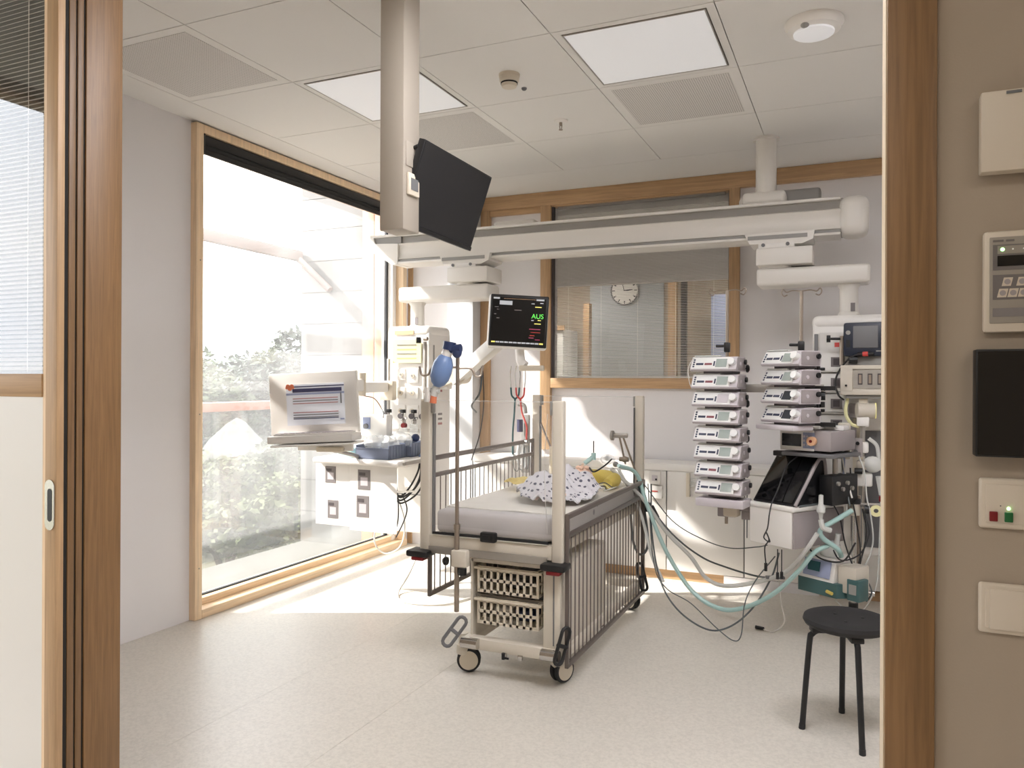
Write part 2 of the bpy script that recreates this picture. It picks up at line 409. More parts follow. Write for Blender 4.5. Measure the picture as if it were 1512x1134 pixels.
# big left window: timber frame, fixed glass
w1 = struct('window_1', MB().box(-3.70, XL+.045, WY0, WY0+.055, -.0, WZ1, .004).box(-3.70, XL+.045, WY0+.055, WY1, WZ1-.05, WZ1, .004), 'spruce_z')
part('sill', MB().box(-3.70, XL+.045, WY0+.055, WY1, 0, .052, .004), 'spruce_y', w1)
part('frame_post', MB().box(-3.70, XL+.03, WY1-.06, WY1, .052, WZ1-.05, .004), 'spruce_z', w1)
b = MB().box(-3.69, XL-.035, WY0+.055, WY0+.105, .052, WZ1-.05, .003)
part('sash', b, 'spruce_z', w1)
part('sash', MB().box(-3.69, XL-.035, WY1-.12, WY1-.062, .052, WZ1-.05, .003), 'plastic_white', w1)  # white colour stands in for brightly lit wood
part('sash', MB().box(-3.69, XL-.035, WY0+.105, WY1-.12, .052, .092, .003).box(-3.69, XL-.035, WY0+.105, WY1-.12, WZ1-.11, WZ1-.05, .003), 'spruce_y', w1)
part('gasket', MB().box(-3.66, -3.63, WY1-.135, WY1-.12, .09, WZ1-.11).box(-3.66, -3.63, WY0+.105, WY1-.12, .09, .098), 'rubber', w1)
part('pane', MB().box(-3.650, -3.644, WY0+.105, WY1-.12, .092, WZ1-.11), 'window_glass', w1)
for z in (.3, 1.2, 2.1):
    part('screw', MB().cyl((XL+.045, WY0+.03, z), (XL+.048, WY0+.03, z), .004, n=8), 'steel', w1)
# roller blind
rb = thing('roller_blind', (XL, 4.5, 2.74), 'rolled-up black roller blind at the head of the tall window', 'blind')
part('housing', MB().box(XL-.06, XL+.035, WY0+.06, WY1-.07, 2.79, 2.845, .006), 'black', rb)
part('roll', MB().cyl((XL-.01, WY0+.075, 2.785), (XL-.01, WY1-.08, 2.785), .034, n=20), 'black_soft', rb)
part('bottom_bar', MB().box(XL+.012, XL+.024, WY0+.07, WY1-.08, 2.735, 2.765, .003), 'black', rb)
part('bracket', MB().box(XL-.05, XL+.04, WY0+.056, WY0+.072, 2.735, 2.85, .004), 'black', rb)

# sliding door leaf with glazed top, blind and white lower panel
d1 = struct('door_1', MB().box(JX0-.045, JX0, DY0, DY0+.022, .01, 2.72, .002), 'oak_z')
part('stile_edge', MB().box(JX0-.06, JX0-.045, DY0+.004, DY0+.022, .01, 2.72), 'spruce_z', d1)
part('rail', MB().box(-3.3, JX0-.06, DY0, DY0+.022, 1.352, 1.415, .002), 'oak_x', d1)
part('lower_panel', MB().box(-3.3, JX0-.06, DY0+.004, DY0+.018, .01, 1.352), 'plastic_white', d1)
part('pane', MB().box(-3.3, JX0-.06, DY0+.002, DY0+.006, 1.415, 2.72), 'door_glass', d1)
part('back_board', MB().box(-3.3, JX0-.06, DY0+.0225, DY0+.024, 1.415, 2.72), 'mid_grey', d1)
part('track', MB().box(-3.3, JX0-.004, DY0+.024, DY0+.034, .01, 2.72), 'dark_gap', d1)
part('second_stile', MB().box(JX0-.06, JX0-.001, DY0+.034, DY0+.054, .01, 2.72, .002), 'jambdark_z', d1)
part('seal', MB().box(JX0-.06, JX0-.006, DY0+.054, DY0+.060, .01, 2.72), 'dark_gap', d1)
part('second_stile', MB().box(JX0-.06, JX0-.002, DY0+.060, DY0+.078, .01, 2.72, .002), 'jambdark_z', d1)
part('seal', MB().box(JX0-.06, JX0-.005, DY0+.078, DY0+.084, .01, 2.72), 'dark_gap', d1)
def stadium(w, h, n=10):
    r = w/2; k = h/2-r
    return [(r*math.cos(PI*i/n), k+r*math.sin(PI*i/n)) for i in range(n+1)] + [(r*math.cos(PI+PI*i/n), -k+r*math.sin(PI+PI*i/n)) for i in range(n+1)]
hd = part('door_handle', MB().prism(stadium(.036, .135), 0, .004, (JX0-.022, DY0, 1.064), RX), 'chrome', d1)
part('finger_recess', MB().prism(stadium(.017, .088), .0035, .0048, (JX0-.020, DY0, 1.064), RX), 'black', hd)
slat_m = MB().box(-.63, .63, -.0065, .0065, -.0004, .0004).mesh('blind_slat', 'slat')
sa = Matrix.Rotation(math.radians(38), 4, 'X')
for k in range(103):
    o = bpy.data.objects.new('blind_slat', slat_m); C.objects.link(o); o.parent = d1
    o.location = Vector((JX0-.06-.64, DY0+.0145, 1.43+.0125*k))-ORG[d1.name]; o.rotation_euler = (math.radians(38), 0, 0)
for x in (-2.08, -2.6, -3.1):
    part('blind_cord', MB().box(x-.0007, x+.0007, DY0+.0075, DY0+.0085, 1.42, 2.72), 'plastic_white', d1)

# back window: glass and venetian blind
w2 = struct('window_2', MB().box(-2.222, -2.205, YB-.01, YB+.03, 1.428, 2.788).box(-.852, -.846, YB-.01, YB+.03, 1.428, 2.788), 'photo_dark')
part('pane', MB().box(-2.205, -.852, YB+.0, YB+.005, 1.428, 2.788), 'clear_glass', w2)
vb = thing('venetian_blind', (-1.53, YB+.03, 1.43), 'grey venetian blind between the panes of the back window, slats open', 'blind')
sm2 = MB().box(-.67, .67, -.0065, .0065, -.0004, .0004).mesh('slat', 'slat_dark')
for k in range(107):
    o = bpy.data.objects.new('slat', sm2); C.objects.link(o); o.parent = vb
    o.location = (0, 0, .018+.0125*k); o.rotation_euler = (math.radians(20), 0, 0)
part('bottom_rail', MB().box(-2.18, -.88, YB+.024, YB+.036, 1.43, 1.442, .002), 'plastic_white', vb)
part('head_rail', MB().box(-2.18, -.88, YB+.018, YB+.042, 2.77, 2.788), 'plastic_grey', vb)
for x in (-2.09, -1.82, -1.53, -1.24, -.96):
    part('ladder_cord', MB().box(x-.0012, x+.0012, YB+.0215, YB+.0225, 1.44, 2.77), 'plastic_white', vb)

# built-in cabinets under the ledge
cb = thing('wall_cabinet', (-1.5, 5.48, .07), 'low white built-in cladding with a ledge along the back wall', 'cabinet')
part('ledge', MB().box(-2.76, 1.9, 5.462, YB-.03, .772, .822, .003), 'plastic_white', cb)
cx = [-2.76, -1.85, -1.228, -.696, -.18, .6, 1.3, 1.9]
for a, b in zip(cx, cx[1:]):
    part('front_panel', MB().box(a+.004, b-.004, 5.469, 5.49, .072, .770, .002), 'plastic_white', cb)
part('carcass', MB().box(-2.76, 1.9, 5.491, YB-.03, .07, .772), 'mid_grey', cb)

# ceiling fixtures
mat('beyond_fill', (255, 250, 240), .5, emit=9)
mat('room_fill', (251, 250, 254), .5, emit=10)
mat('corridor_fill', (255, 248, 238), .5, emit=4.2)
def ceiling_light(i, j, label, mt='light_diffuser'):
    x0, x1, y0, y1 = gx[i]+.04, gx[i+1]-.04, gy[j]+.04, gy[j+1]-.04
    t = thing('ceiling_light', ((x0+x1)/2, (y0+y1)/2, CH), label, 'ceiling light', 'flush square ceiling lights')
    f = .006
    b = MB().box(x0, x1, y0, y0+f, CH-.004, CH+.02).box(x0, x1, y1-f, y1, CH-.004, CH+.02).box(x0, x0+f, y0+f, y1-f, CH-.004, CH+.02).box(x1-f, x1, y0+f, y1-f, CH-.004, CH+.02)
    part('frame', b, 'brushed', t); part('diffuser', MB().box(x0+f, x1-f, y0+f, y1-f, CH-.002, CH+.02), mt, t)
ceiling_light(1, 2, 'flush square ceiling light, partly hidden behind the grey ceiling post')
ceiling_light(3, 2, 'flush square ceiling light nearest the round dome, fully visible')
for i, j, l in [(3, 0, 'unseen square fill light added above the middle of the door opening'), (4, 0, 'unseen square fill light added above the door opening, right'), (5, 1, 'unseen square fill light added behind the right door jamb')]:  # unseen glowing panels added to brighten the room
    ceiling_light(i, j, l, 'room_fill')
for x, y, l in [(1.75, -.7, 'unseen long corridor fill light added to the right of the camera'), (-.9, -.7, 'unseen long corridor fill light added to the left of the camera')]:  # unseen lights added for fill; wall shadows suggest the right one
    t = thing('ceiling_light', (x, y, CH-.02), l, 'ceiling light', 'added corridor fill lights')
    part('frame', MB().box(x-.62, x+.62, y-.32, y+.32, CH-.035, CH-.021), 'brushed', t)
    part('diffuser', MB().box(x-.6, x+.6, y-.3, y+.3, CH-.04, CH-.035), 'corridor_fill', t)
t = thing('smoke_detector', (-1.568, 3.483, CH), 'round cream smoke detector between the two square ceiling lights', 'smoke detector')
part('base', MB().lathe([(0, 0), (.052, 0), (.052, -.012), (0, -.012)], (-1.568, 3.483, CH)), 'plastic_cream', t)
part('housing', MB().lathe([(0, -.0), (.05, -.0), (.048, -.022), (.04, -.03), (0, -.03)], (-1.568, 3.483, CH-.012)), 'plastic_cream', t)
part('vent_ring', MB().lathe([(.0, -.029), (.042, -.029), (.042, -.036), (0, -.036)], (-1.568, 3.483, CH-.012)), 'dark_gap', t)
part('cap', MB().lathe([(0, -.035), (.040, -.035), (.036, -.05), (.02, -.054), (0, -.054)], (-1.568, 3.483, CH-.012)), 'plastic_cream', t)
solo('ceiling_sensor', MB().lathe([(0, 0), (.014, 0), (.014, -.006), (.008, -.012), (0, -.013)], (-1.57, 3.674, CH)), 'mid_grey', 'tiny round sensor on the ceiling just behind the smoke detector', 'sensor')
t = thing('sprinkler_head', (-1.57, 4.216, CH), 'small white sprinkler head with metal nozzle on the ceiling', 'sprinkler')
part('rosette', MB().lathe([(0, 0), (.04, 0), (.038, -.006), (.02, -.012), (0, -.012)], (-1.57, 4.216, CH)), 'plastic_white', t)
part('nozzle', MB().cyl((-1.57, 4.216, CH-.012), (-1.57, 4.216, CH-.03), .009, n=10).cyl((-1.578, 4.216, CH-.03), (-1.574, 4.216, CH-.052), .0025, n=6).cyl((-1.562, 4.216, CH-.03), (-1.566, 4.216, CH-.052), .0025, n=6).cyl((-1.57, 4.216, CH-.052), (-1.57, 4.216, CH-.055), .012, n=12), 'steel', t)
t = thing('dome_light', (-.17, 3.48, CH), 'round white dome fixture on the ceiling, near the right door jamb', 'ceiling light')
part('base', MB().lathe([(0, 0), (.116, 0), (.118, -.012), (.105, -.036), (.08, -.045), (0, -.045)], (-.17, 3.48, CH), 40), 'plastic_white', t)
part('dome', MB().lathe([(.082, -.040), (.08, -.052), (.05, -.062), (0, -.066)], (-.17, 3.48, CH), 40), 'light_diffuser', t)
part('sensor', MB().sphere((-.2, 3.40, CH-.04), (.018, .02, .012), 12), 'plastic_grey', t)

# ============================================================ OUTSIDE
struct('terrace', MB().box(-4.58, -3.70, 1.5, 5.66, -.3, -.05), 'terrace')
struct('ground', MB().box(-60, -4.0, -40, 60, -.7, -.6), 'soil')
cw = struct('wall_wing', MB().box(-4.6, -3.93, 5.66, 9.2, -.4, 3.6), 'concrete')
for k in range(13):
    part('formwork_board', MB().box(-4.598, -3.935, 5.652, 5.66, -.05+.28*k, -.05+.28*k+.274), 'concrete', cw)
lw = struct('wall_cladding', MB().box(-3.93, -3.86, 5.66, 5.9, -.05, 3.3), 'larch_z')
for k in range(2):
    part('cladding_board', MB().box(-3.93+.125*k, -3.93+.125*k+.118, 5.640, 5.659, -.05, 3.3, .002), 'larch_z', lw)
hr = thing('terrace_railing', (-4.62, 4.8, -.05), 'pale reddish wooden handrail outside the tall window', 'handrail')
part('handrail', MB().box(-4.655, -4.585, 1.4, 5.65, 1.15, 1.225, .015), 'rail_pink', hr)
part('post', MB().box(-4.63, -4.61, 2.4, 2.44, -.2, 1.15), 'brushed', hr)
part('glass_panel', MB().box(-4.624, -4.614, 2.46, 5.64, -.02, 1.15), 'balustrade_glass', hr)  # tinted pane added to half-shade the floor along the sill
aw = thing('spar_arm', (-4.62, 5.2, 2.5), 'taupe awning arm outside the window, elbow down to the concrete wall', 'spar')
part('front_bar', MB().obox((-4.6, 3.74, 2.52), (.07, 3.8, .10), None, .02), 'beam_taupe', aw)  # solid bar built from a band taken for a railing reflection
part('slanted_arm', MB().tube([(-4.6, 5.6, 2.50), (-4.25, 5.61, 2.2)], .03, 10, smooth=False), 'beam_taupe', aw)
struct('hills', MB().sphere((-150, 175, -26), (120, 60, 34), 32), 'hill')

def leaf_mass(center, rad, n, size, seed, flat=.0):
    rnd = random.Random(seed); bm = bmesh.new()
    blobs = [(Vector((rnd.uniform(-.6, .6)*rad[0], rnd.uniform(-.6, .6)*rad[1], rnd.uniform(-.35, .55)*rad[2])), rnd.uniform(.35, .6)) for _ in range(14)]
    for _ in range(n):
        bc, br = rnd.choice(blobs)
        d = Vector((rnd.gauss(0, 1), rnd.gauss(0, 1), rnd.gauss(0, 1))).normalized()
        p = bc+Vector((d.x*rad[0], d.y*rad[1], d.z*rad[2]))*br*rnd.uniform(.75, 1.05)+Vector(center)
        if p.z < center[2]-rad[2]*.9: continue
        a = Vector((rnd.gauss(0, 1), rnd.gauss(0, 1), rnd.gauss(0, .6))).normalized(); b = a.orthogonal().normalized()
        sz = size*rnd.uniform(.6, 1.3)
        vs = [bm.verts.new(p+a*sz), bm.verts.new(p+b*sz*.45), bm.verts.new(p-a*sz), bm.verts.new(p-b*sz*.45)]
        bm.faces.new(vs)
    m = MB(); m.bm.free(); m.bm = bm; return m
def bush(x, y, z, rx, rz, mt, label, n=2600, size=.055, seed=0, name='bush', cat='bush', group=None):
    t = thing(name, (x, y, -.6), label, cat, group)
    part('foliage', leaf_mass((x, y, z), (rx, rx, rz), n, size, seed), mt, t, kind='stuff')
    b = MB(); rnd = random.Random(seed+50)
    for k in range(5):
        a = rnd.uniform(0, 6.28); b.tube([(x, y, -.6), (x+.2*rx*math.cos(a), y+.2*rx*math.sin(a), z-rz*.4), (x+.55*rx*math.cos(a), y+.55*rx*math.sin(a), z+rz*.1)], .02+.012*rx, 5, 3)
    part('stems', b, 'bark', t); return t
k = 0
for x, y, rx, zc, rz, mt, lb in [
    (-5.6, 4.5, .48, -.12, .42, 'leaf_light', 'yellow-green shrub just past the terrace edge, leftmost'),
    (-5.5, 5.65, .48, -.08, .42, 'leaf_light', 'yellow-green shrub just past the terrace edge, second from the left'),
    (-5.6, 6.85, .5, -.05, .45, 'leaf_light', 'yellow-green shrub just past the terrace edge, against the concrete wall'),
    (-6.9, 5.3, .66, .0, .5, 'leaf_light', 'light green shrub in the second row, in front of the left rock'),
    (-6.8, 6.9, .62, .05, .5, 'leaf_light', 'light green shrub in the second row, near the concrete wall'),
    (-7.3, 8.5, .55, .1, .5, 'leaf_mid', 'mid-green shrub beside the right rock')]:
    k += 1; bush(x, y, zc, rx, rz, mt, lb, 4200, .045, k)
for x, y, r, z, lb in [(-8.6, 6.0, .42, .18, 'pale rounded boulder behind the shrubs, leftmost'), (-8.4, 7.4, .44, .26, 'pale rounded boulder behind the shrubs, middle and largest'), (-8.9, 9.4, .45, .28, 'pale rounded boulder behind the shrubs, beside the concrete wall')]:
    m = MB(); rnd = random.Random(int(x*100)); kk = bmesh.ops.create_icosphere(m.bm, subdivisions=3, radius=1)
    from mathutils import noise as _n
    for v in kk['verts']:
        f = 1+.18*_n.noise(v.co*1.6+Vector((x, y, 0))); v.co = Vector((x+v.co.x*r*1.3*f, y+v.co.y*r*1.3*f, z-.45+v.co.z*(r+.45)*f))
    solo('boulder', m, 'rock', lb, 'rock')
for i, (x, y, rx, zc, rz, mt, lb) in enumerate([
    (-12, 9.2, 1.25, .6, 1.15, 'leaf_dark', 'grey-green tree in the hedge behind the boulders, leftmost'),
    (-12.5, 11.8, 1.3, .7, 1.25, 'leaf_mid', 'mid-green tree in the hedge behind the boulders, second from left'),
    (-13, 14.6, 1.4, .8, 1.3, 'leaf_dark', 'grey-green tree in the hedge, third from left'),
    (-10.2, 13.4, 1.0, 1.4, 1.5, 'leaf_dark', 'taller dark tree rising beside the concrete wall'),
    (-13, 6.4, 1.35, .5, 1.2, 'leaf_mid', 'mid-green tree in the hedge, mostly behind the window frame'),
    (-17, 17.5, 2.0, .6, 1.6, 'leaf_mid', 'pale green tree in the far row')]):
    bush(x, y, zc, rx, rz, mt, lb, 6500, .085, 20+i, 'tree', 'tree')
bush(-11.9, -3.4, 8.7, 3.0, 2.6, 'leaf_dark', 'very tall unseen tree added to keep sun off the corridor end', 9000, .26, 78, 'tree', 'tree')  # unseen crown added to block sun from the corridor window
bush(-9.5, .2, 1.6, 2.0, 2.2, 'leaf_dark', 'tree outside the corridor window, seen mirrored in the sliding door', 6000, .09, 77, 'tree', 'tree')

# ============================================================ BEYOND THE BACK WINDOW
t = thing('wall_clock', (-2.52, 8.98, 2.49), 'round white wall clock seen through the blind of the back window', 'clock')
part('case', MB().cyl((-2.52, 9.0, 2.48), (-2.52, 8.955, 2.48), .165, n=40), 'plastic_white', t)
part('rim', MB().tube([(-2.52+.165*math.cos(k*PI/12), 8.953, 2.48+.165*math.sin(k*PI/12)) for k in range(24)], .008, 6, 1, False, True), 'mid_grey', t)
for k in range(12):
    a = k*PI/6; part('hour_mark', MB().obox((-2.52+.135*math.sin(a), 8.952, 2.48+.135*math.cos(a)), (.012, .004, .034), Matrix.Rotation(a, 3, 'Y')), 'black', t)
part('hand', MB().obox((-2.474, 8.95, 2.485), (.10, .004, .010), Matrix.Rotation(-.1, 3, 'Y')), 'black', t)
part('hand', MB().obox((-2.534, 8.949, 2.52), (.008, .004, .09), Matrix.Rotation(-.25, 3, 'Y')), 'black', t)
struct('trim_14', MB().box(-2.88, -2.81, 8.5, 8.6, 0, 2.30), 'oak_z')
struct('trim_15', MB().box(-1.90, -1.81, 8.5, 8.6, 0, 2.74), 'oak_z')
struct('wall_beyond_panel', MB().box(-2.96, -2.06, 8.985, 9.0, 0, 2.7), 'beyond_grey')
struct('wall_bulkhead', MB().box(-3.8, 2.9, 7.0, 7.1, 2.315, 2.745), 'wall_paint')
struct('door_2', MB().box(-1.76, -1.70, 8.5, 8.56, 0, 2.74), 'black')
t = thing('curtain', (-1.35, 8.6, .3), 'pale blue curtain hanging in the room beyond the back window', 'curtain')
part('cloth', MB().tube([(-1.45+.03*k, 8.6+.02*(k % 2), 1.3) for k in range(7)], .012, 6, 2).box(-1.45, -1.27, 8.59, 8.61, 1.3, 2.35), 'scr_blue', t)
t = thing('supply_shelf', (-3.3, 8.4, 0), 'light shelf unit beyond the back window, left', 'shelf')
part('cabinet_body', MB().box(-3.7, -3.05, 8.3, 8.8, 0, 2.0, .01), 'plastic_white', t)
part('shelf_edge', MB().box(-3.72, -3.03, 8.28, 8.3, 1.98, 2.04).box(-3.72, -3.03, 8.28, 8.3, 1.3, 1.34), 'oak_x', t)
t = thing('storage_cabinet', (-.9, 8.6, 0), 'pale cabinet beyond the back window, right', 'cabinet')
part('cabinet_body', MB().box(-1.2, -.3, 8.5, 8.9, 0, 2.0, .01), 'plastic_white', t)
part('cabinet_top', MB().box(-1.22, -.28, 8.48, 8.9, 2.0, 2.03), 'mid_grey', t)
for x in (-3.1, -1.0):  # glowing panels added to brighten the room behind the blind
    t = thing('ceiling_light', (x, 7.9, 2.74), 'added square fill light beyond the back window, ' + ('left one' if x < -2 else 'right one'), 'ceiling light', 'added fill lights beyond the back window')
    part('frame', MB().box(x-.32, x+.32, 7.58, 8.22, 2.725, 2.739), 'brushed', t)
    part('diffuser', MB().box(x-.3, x+.3, 7.6, 8.2, 2.72, 2.725), 'beyond_fill', t)

# ============================================================ CEILING POST WITH SCREEN (over the foot of the bed)
cp = thing('ceiling_post', (-1.62, 2.59, 1.98), 'square beige-grey post hanging from the ceiling, carrying the black screen', 'post')
part('post', MB().box(-1.686, -1.578, 2.53, 2.648, 1.978, CH, .006), 'post_paint', cp)
part('cover', MB().box(-1.5785, -1.574, 2.545, 2.635, 2.225, 2.32, .004), 'post_paint', cp)
part('socket_plate', MB().box(-1.578, -1.566, 2.55, 2.63, 2.115, 2.20, .004), 'plastic_cream', cp)
part('socket', MB().box(-1.567, -1.564, 2.565, 2.615, 2.135, 2.18), 'mid_grey', cp)
part('screw_cap', MB().cyl((-1.686, 2.59, 2.26), (-1.692, 2.59, 2.26), .009, n=10), 'plastic_white', cp)
part('plug', MB().cyl((-1.686, 2.60, 2.14), (-1.707, 2.60, 2.14), .006, n=8), 'black', cp)
tv = thing('flat_screen', (-1.6, 2.9, 2.2), 'black switched-off flat screen, tilted, on the side of the ceiling post', 'screen')
u = Vector((.04276, .57445, -.02956)).normalized(); v = Vector((-.11699, -.05194, -.34585)); v = (v-u*v.dot(u)).normalized(); nrm = u.cross(v)   # u along, v down
if nrm.x > 0: nrm = -nrm
KS = .905
O = Vector((-1.67966*KS, 2.8649*KS, 1.4+1.02878*KS))
def tvbox(a0, a1, b0, b1, d0, d1, bev=0):
    a0, a1, b0, b1 = a0*KS, a1*KS, b0*KS, b1*KS
    c = O+u*((a0+a1)/2)+v*((b0+b1)/2)+nrm*((d0+d1)/2)
    Rm = Matrix((u, v, nrm)).transposed()
    return MB().obox(c, (a1-a0, b1-b0, abs(d1-d0)), Rm, bev)
part('screen_body', tvbox(0, .577, 0, .366, 0, .03, .004), 'black', tv)
part('screen_glass', tvbox(.008, .569, .008, .352, -.002, 0), 'black_soft', tv)
part('lower_bezel', tvbox(0, .577, .354, .374, -.004, .03, .003), 'black', tv)
c0 = O+u*.10+v*.17+nrm*.03
part('wall_mount', MB().cyl(c0, c0+nrm*.035, .03).tube([c0+nrm*.03, Vector((-1.577, 2.62, 2.22))], .02, 8, smooth=False), 'black', tv)
part('cable', MB().tube([(-1.577, 2.602, 2.305), (-1.553, 2.598, 2.31), (-1.535, 2.61, 2.305), O+u*.04+v*.04+nrm*.032], .004, 6), 'cable_black', tv)
part('plug', MB().cyl((-1.577, 2.602, 2.305), (-1.553, 2.597, 2.309), .008, n=10), 'black', tv)

# ============================================================ CEILING BEAM WITH TWO SWIVEL ARMS
bmh = thing('supply_beam', (-1.65, 5.03, 2.27), 'long white medical supply beam hung below the ceiling across the room', 'ceiling beam')
part('beam_body', MB().box(-3.16, -.07, 4.952, 5.14, 2.28, 2.488, .012), 'groove_grey', bmh)
part('top_rail', MB().box(-3.33, -.09, 4.928, 5.14, 2.474, 2.492, .004), 'metal_paint', bmh)
part('middle_rail', MB().prism([(4.93, 2.418), (4.955, 2.428), (4.955, 2.30), (4.934, 2.305), (4.945, 2.33), (4.945, 2.392)], -3.18, -.09, (0, 0, 0), Matrix(((0, 0, 1), (1, 0, 0), (0, 1, 0)))), 'metal_paint', bmh)
part('bottom_rail', MB().box(-3.14, -.09, 4.926, 5.14, 2.268, 2.284, .004), 'metal_paint', bmh)
part('lower_band', MB().box(-3.15, -.09, 4.938, 5.13, 2.284, 2.302, .002), 'plastic_grey', bmh)
part('end_cap', MB().box(-.10, .062, 4.915, 5.15, 2.262, 2.497, .055, 4), 'metal_paint', bmh)
XZ = Matrix(((1, 0, 0), (0, 0, -1), (0, 1, 0)))
part('end_cap', MB().prism([(-3.365, 2.492), (-3.365, 2.38), (-3.17, 2.266), (-3.12, 2.266), (-3.12, 2.42), (-3.32, 2.43), (-3.335, 2.475), (-3.12, 2.478), (-3.12, 2.492)], -5.14, -4.925, (0, 0, 0), XZ), 'metal_paint', bmh)
part('end_inset', MB().box(-3.34, -3.1, 4.94, 5.13, 2.425, 2.48), 'plastic_grey', bmh)
for x, lx in ((-.518, -.205), (-3.10, -2.10)):
    part('ceiling_column', MB().cyl((x, 5.03, 2.54), (x, 5.03, CH), .062, n=28), 'metal_paint', bmh)
    part('collar', MB().cyl((x, 5.03, CH-.014), (x, 5.03, CH+.001), .078, n=28), 'metal_paint', bmh)
    part('column_foot', MB().box(x-.135, x+.12, 4.96, 5.10, 2.488, 2.572, .025, 3), 'metal_paint', bmh)
    part('rear_foot', MB().box(x+.05 if x > -1 else -2.42, lx, 5.10, 5.2, 2.488, 2.60 if x > -1 else 2.56, .02, 3), 'plastic_grey' if x > -1 else 'metal_paint', bmh)
    part('upper_foot', MB().box(x-.16, x+.05, 5.0, 5.14, 2.488, 2.55, .02), 'metal_paint', bmh)

def swivel_arm(cx, tubex, sx, label, head):
    t = thing('swivel_arm', (tubex, 5.03, 1.78), label, 'ceiling arm')
    part('carriage', MB().prism([(cx-.20, 2.30), (cx-.17, 2.238), (cx+.13, 2.226), (cx+.19, 2.25), (cx+.2, 2.30)], -5.12, -4.90, (0, 0, 0), XZ), 'metal_paint', t)
    part('carriage_slot', MB().box(cx-.18, cx+.16, 4.894, 4.899, 2.262, 2.285), 'plastic_grey', t)
    part('hinge_block', MB().box(cx-.12, cx+.09, 4.90, 5.08, 2.205, 2.246, .008), 'plastic_white', t)
    for q in (-.09, .05): part('bolt', MB().cyl((cx+q, 4.899, 2.228), (cx+q, 4.893, 2.228), .011, n=10), 'mid_grey', t)
    part('upper_arm', MB().box(cx-.13, cx+.19, 4.88, 5.13, 2.105, 2.208, .008), 'metal_paint', t)
    part('bearing', MB().cyl((cx-.02, 5.01, 2.09), (cx-.02, 5.01, 2.11), .09, n=24), 'plastic_white', t)
    part('lower_arm', MB().box(min(tubex-.11, sx), max(tubex-.11, sx) if tubex < cx else tubex+.115, 4.93, 5.14, 1.985, 2.094, .02, 3), 'metal_paint', t)
    part('drop_tube', MB().lathe([(.062, 0), (.060, .02), (.052, .03), (.052, .17), (.062, .185), (.062, .2)], (tubex, 5.03, 1.79), 28), 'metal_paint', t)
    part('tube_label', MB().box(tubex+.01, tubex+.035, 4.976, 4.9785, 1.82, 1.87), 'photo_grey', t)
    return t
swivel_arm(-2.55, -3.01, -2.38, 'white swivel arm at the window end of the supply beam', None)
swivel_arm(-.43, -.045, -.562, 'white swivel arm at the door-jamb end of the supply beam', None)

def supply_head(x0, x1, y0, y1, z0, z1, label):
    t = thing('supply_column', ((x0+x1)/2, (y0+y1)/2, z0), label, 'medical column')
    part('body', MB().box(x0, x1, y0, y1, z0, z1-.05, .012, 3), 'plastic_white', t)
    part('cap', MB().box(x0-.004, x1+.004, y0-.004, y1+.004, z1-.085, z1, .035, 4), 'plastic_white', t)
    return t
hl = supply_head(-3.155, -2.80, 4.85, 5.16, .30, 1.80, 'white medical supply column at the window, lit by the sun')
part('orange_sign', MB().box(-3.09, -2.93, 4.842, 4.846, 1.735, 1.765), 'orange_sign', hl)
part('info_sign', MB().box(-3.10, -2.86, 4.83, 4.834, 1.53, 1.70), 'yellow_label', hl)
for i in range(4): part('printed_line', MB().box(-3.06, -2.90, 4.828, 4.83, 1.56+.032*i, 1.568+.032*i), 'photo_grey' if i % 2 else 'scr_yellow', hl)
for x0, x1, z0, z1 in [(-3.065, -2.998, 1.405, 1.488), (-2.982, -2.888, 1.385, 1.49), (-3.065, -2.998, 1.27, 1.355), (-2.982, -2.888, 1.27, 1.355), (-3.065, -2.998, 1.14, 1.225), (-2.982, -2.888, 1.14, 1.225)]:
    p = part('socket_plate', MB().box(x0, x1, 4.836, 4.851, z0, z1, .004), 'plastic_white', hl)
    part('outlet', MB().cyl(((x0+x1)/2, 4.836, (z0+z1)/2), ((x0+x1)/2, 4.828, (z0+z1)/2), .018, n=14), 'plastic_cream', p)
    part('outlet_hole', MB().cyl(((x0+x1)/2, 4.829, (z0+z1)/2), ((x0+x1)/2, 4.826, (z0+z1)/2), .008, n=10), 'plastic_grey', p)
part('side_rail', MB().box(-3.13, -3.11, 4.80, 4.82, .62, 1.56, .003), 'brushed', hl)
part('side_rail', MB().box(-2.825, -2.805, 4.80, 4.82, 1.02, 1.68, .003), 'brushed', hl)
part('knob', MB().cyl((-2.87, 4.78, 1.69), (-2.845, 4.80, 1.69), .022, n=10), 'black', hl)
part('screw', MB().cyl((-2.825, 4.81, 1.70), (-2.795, 4.81, 1.70), .014, n=10), 'steel', hl)
for z in (1.34, 1.10):
    p = part('side_label', MB().box(-2.8, -2.797, 4.95, 5.05, z-.03 if z > 1.2 else z-.10, z+.10 if z > 1.2 else z+.13), 'plastic_grey' if False else 'paper', hl)
    for k in range(3): part('printed_mark', MB().box(-2.797, -2.7955, 4.97, 5.03, z+.0+.035*k-.02, z+.016+.035*k-.02), 'photo_grey' if k else 'scr_red', p)
part('side_channel', MB().box(-2.8, -2.796, 4.90, 4.915, .75, 1.66), 'plastic_grey', hl)
part('black_outlet', MB().cyl((-2.96, 4.85, .80), (-2.96, 4.838, .80), .02, n=14), 'black', hl)
part('lower_seam', MB().box(-3.14, -2.82, 4.848, 4.851, .575, .58), 'mid_grey', hl)

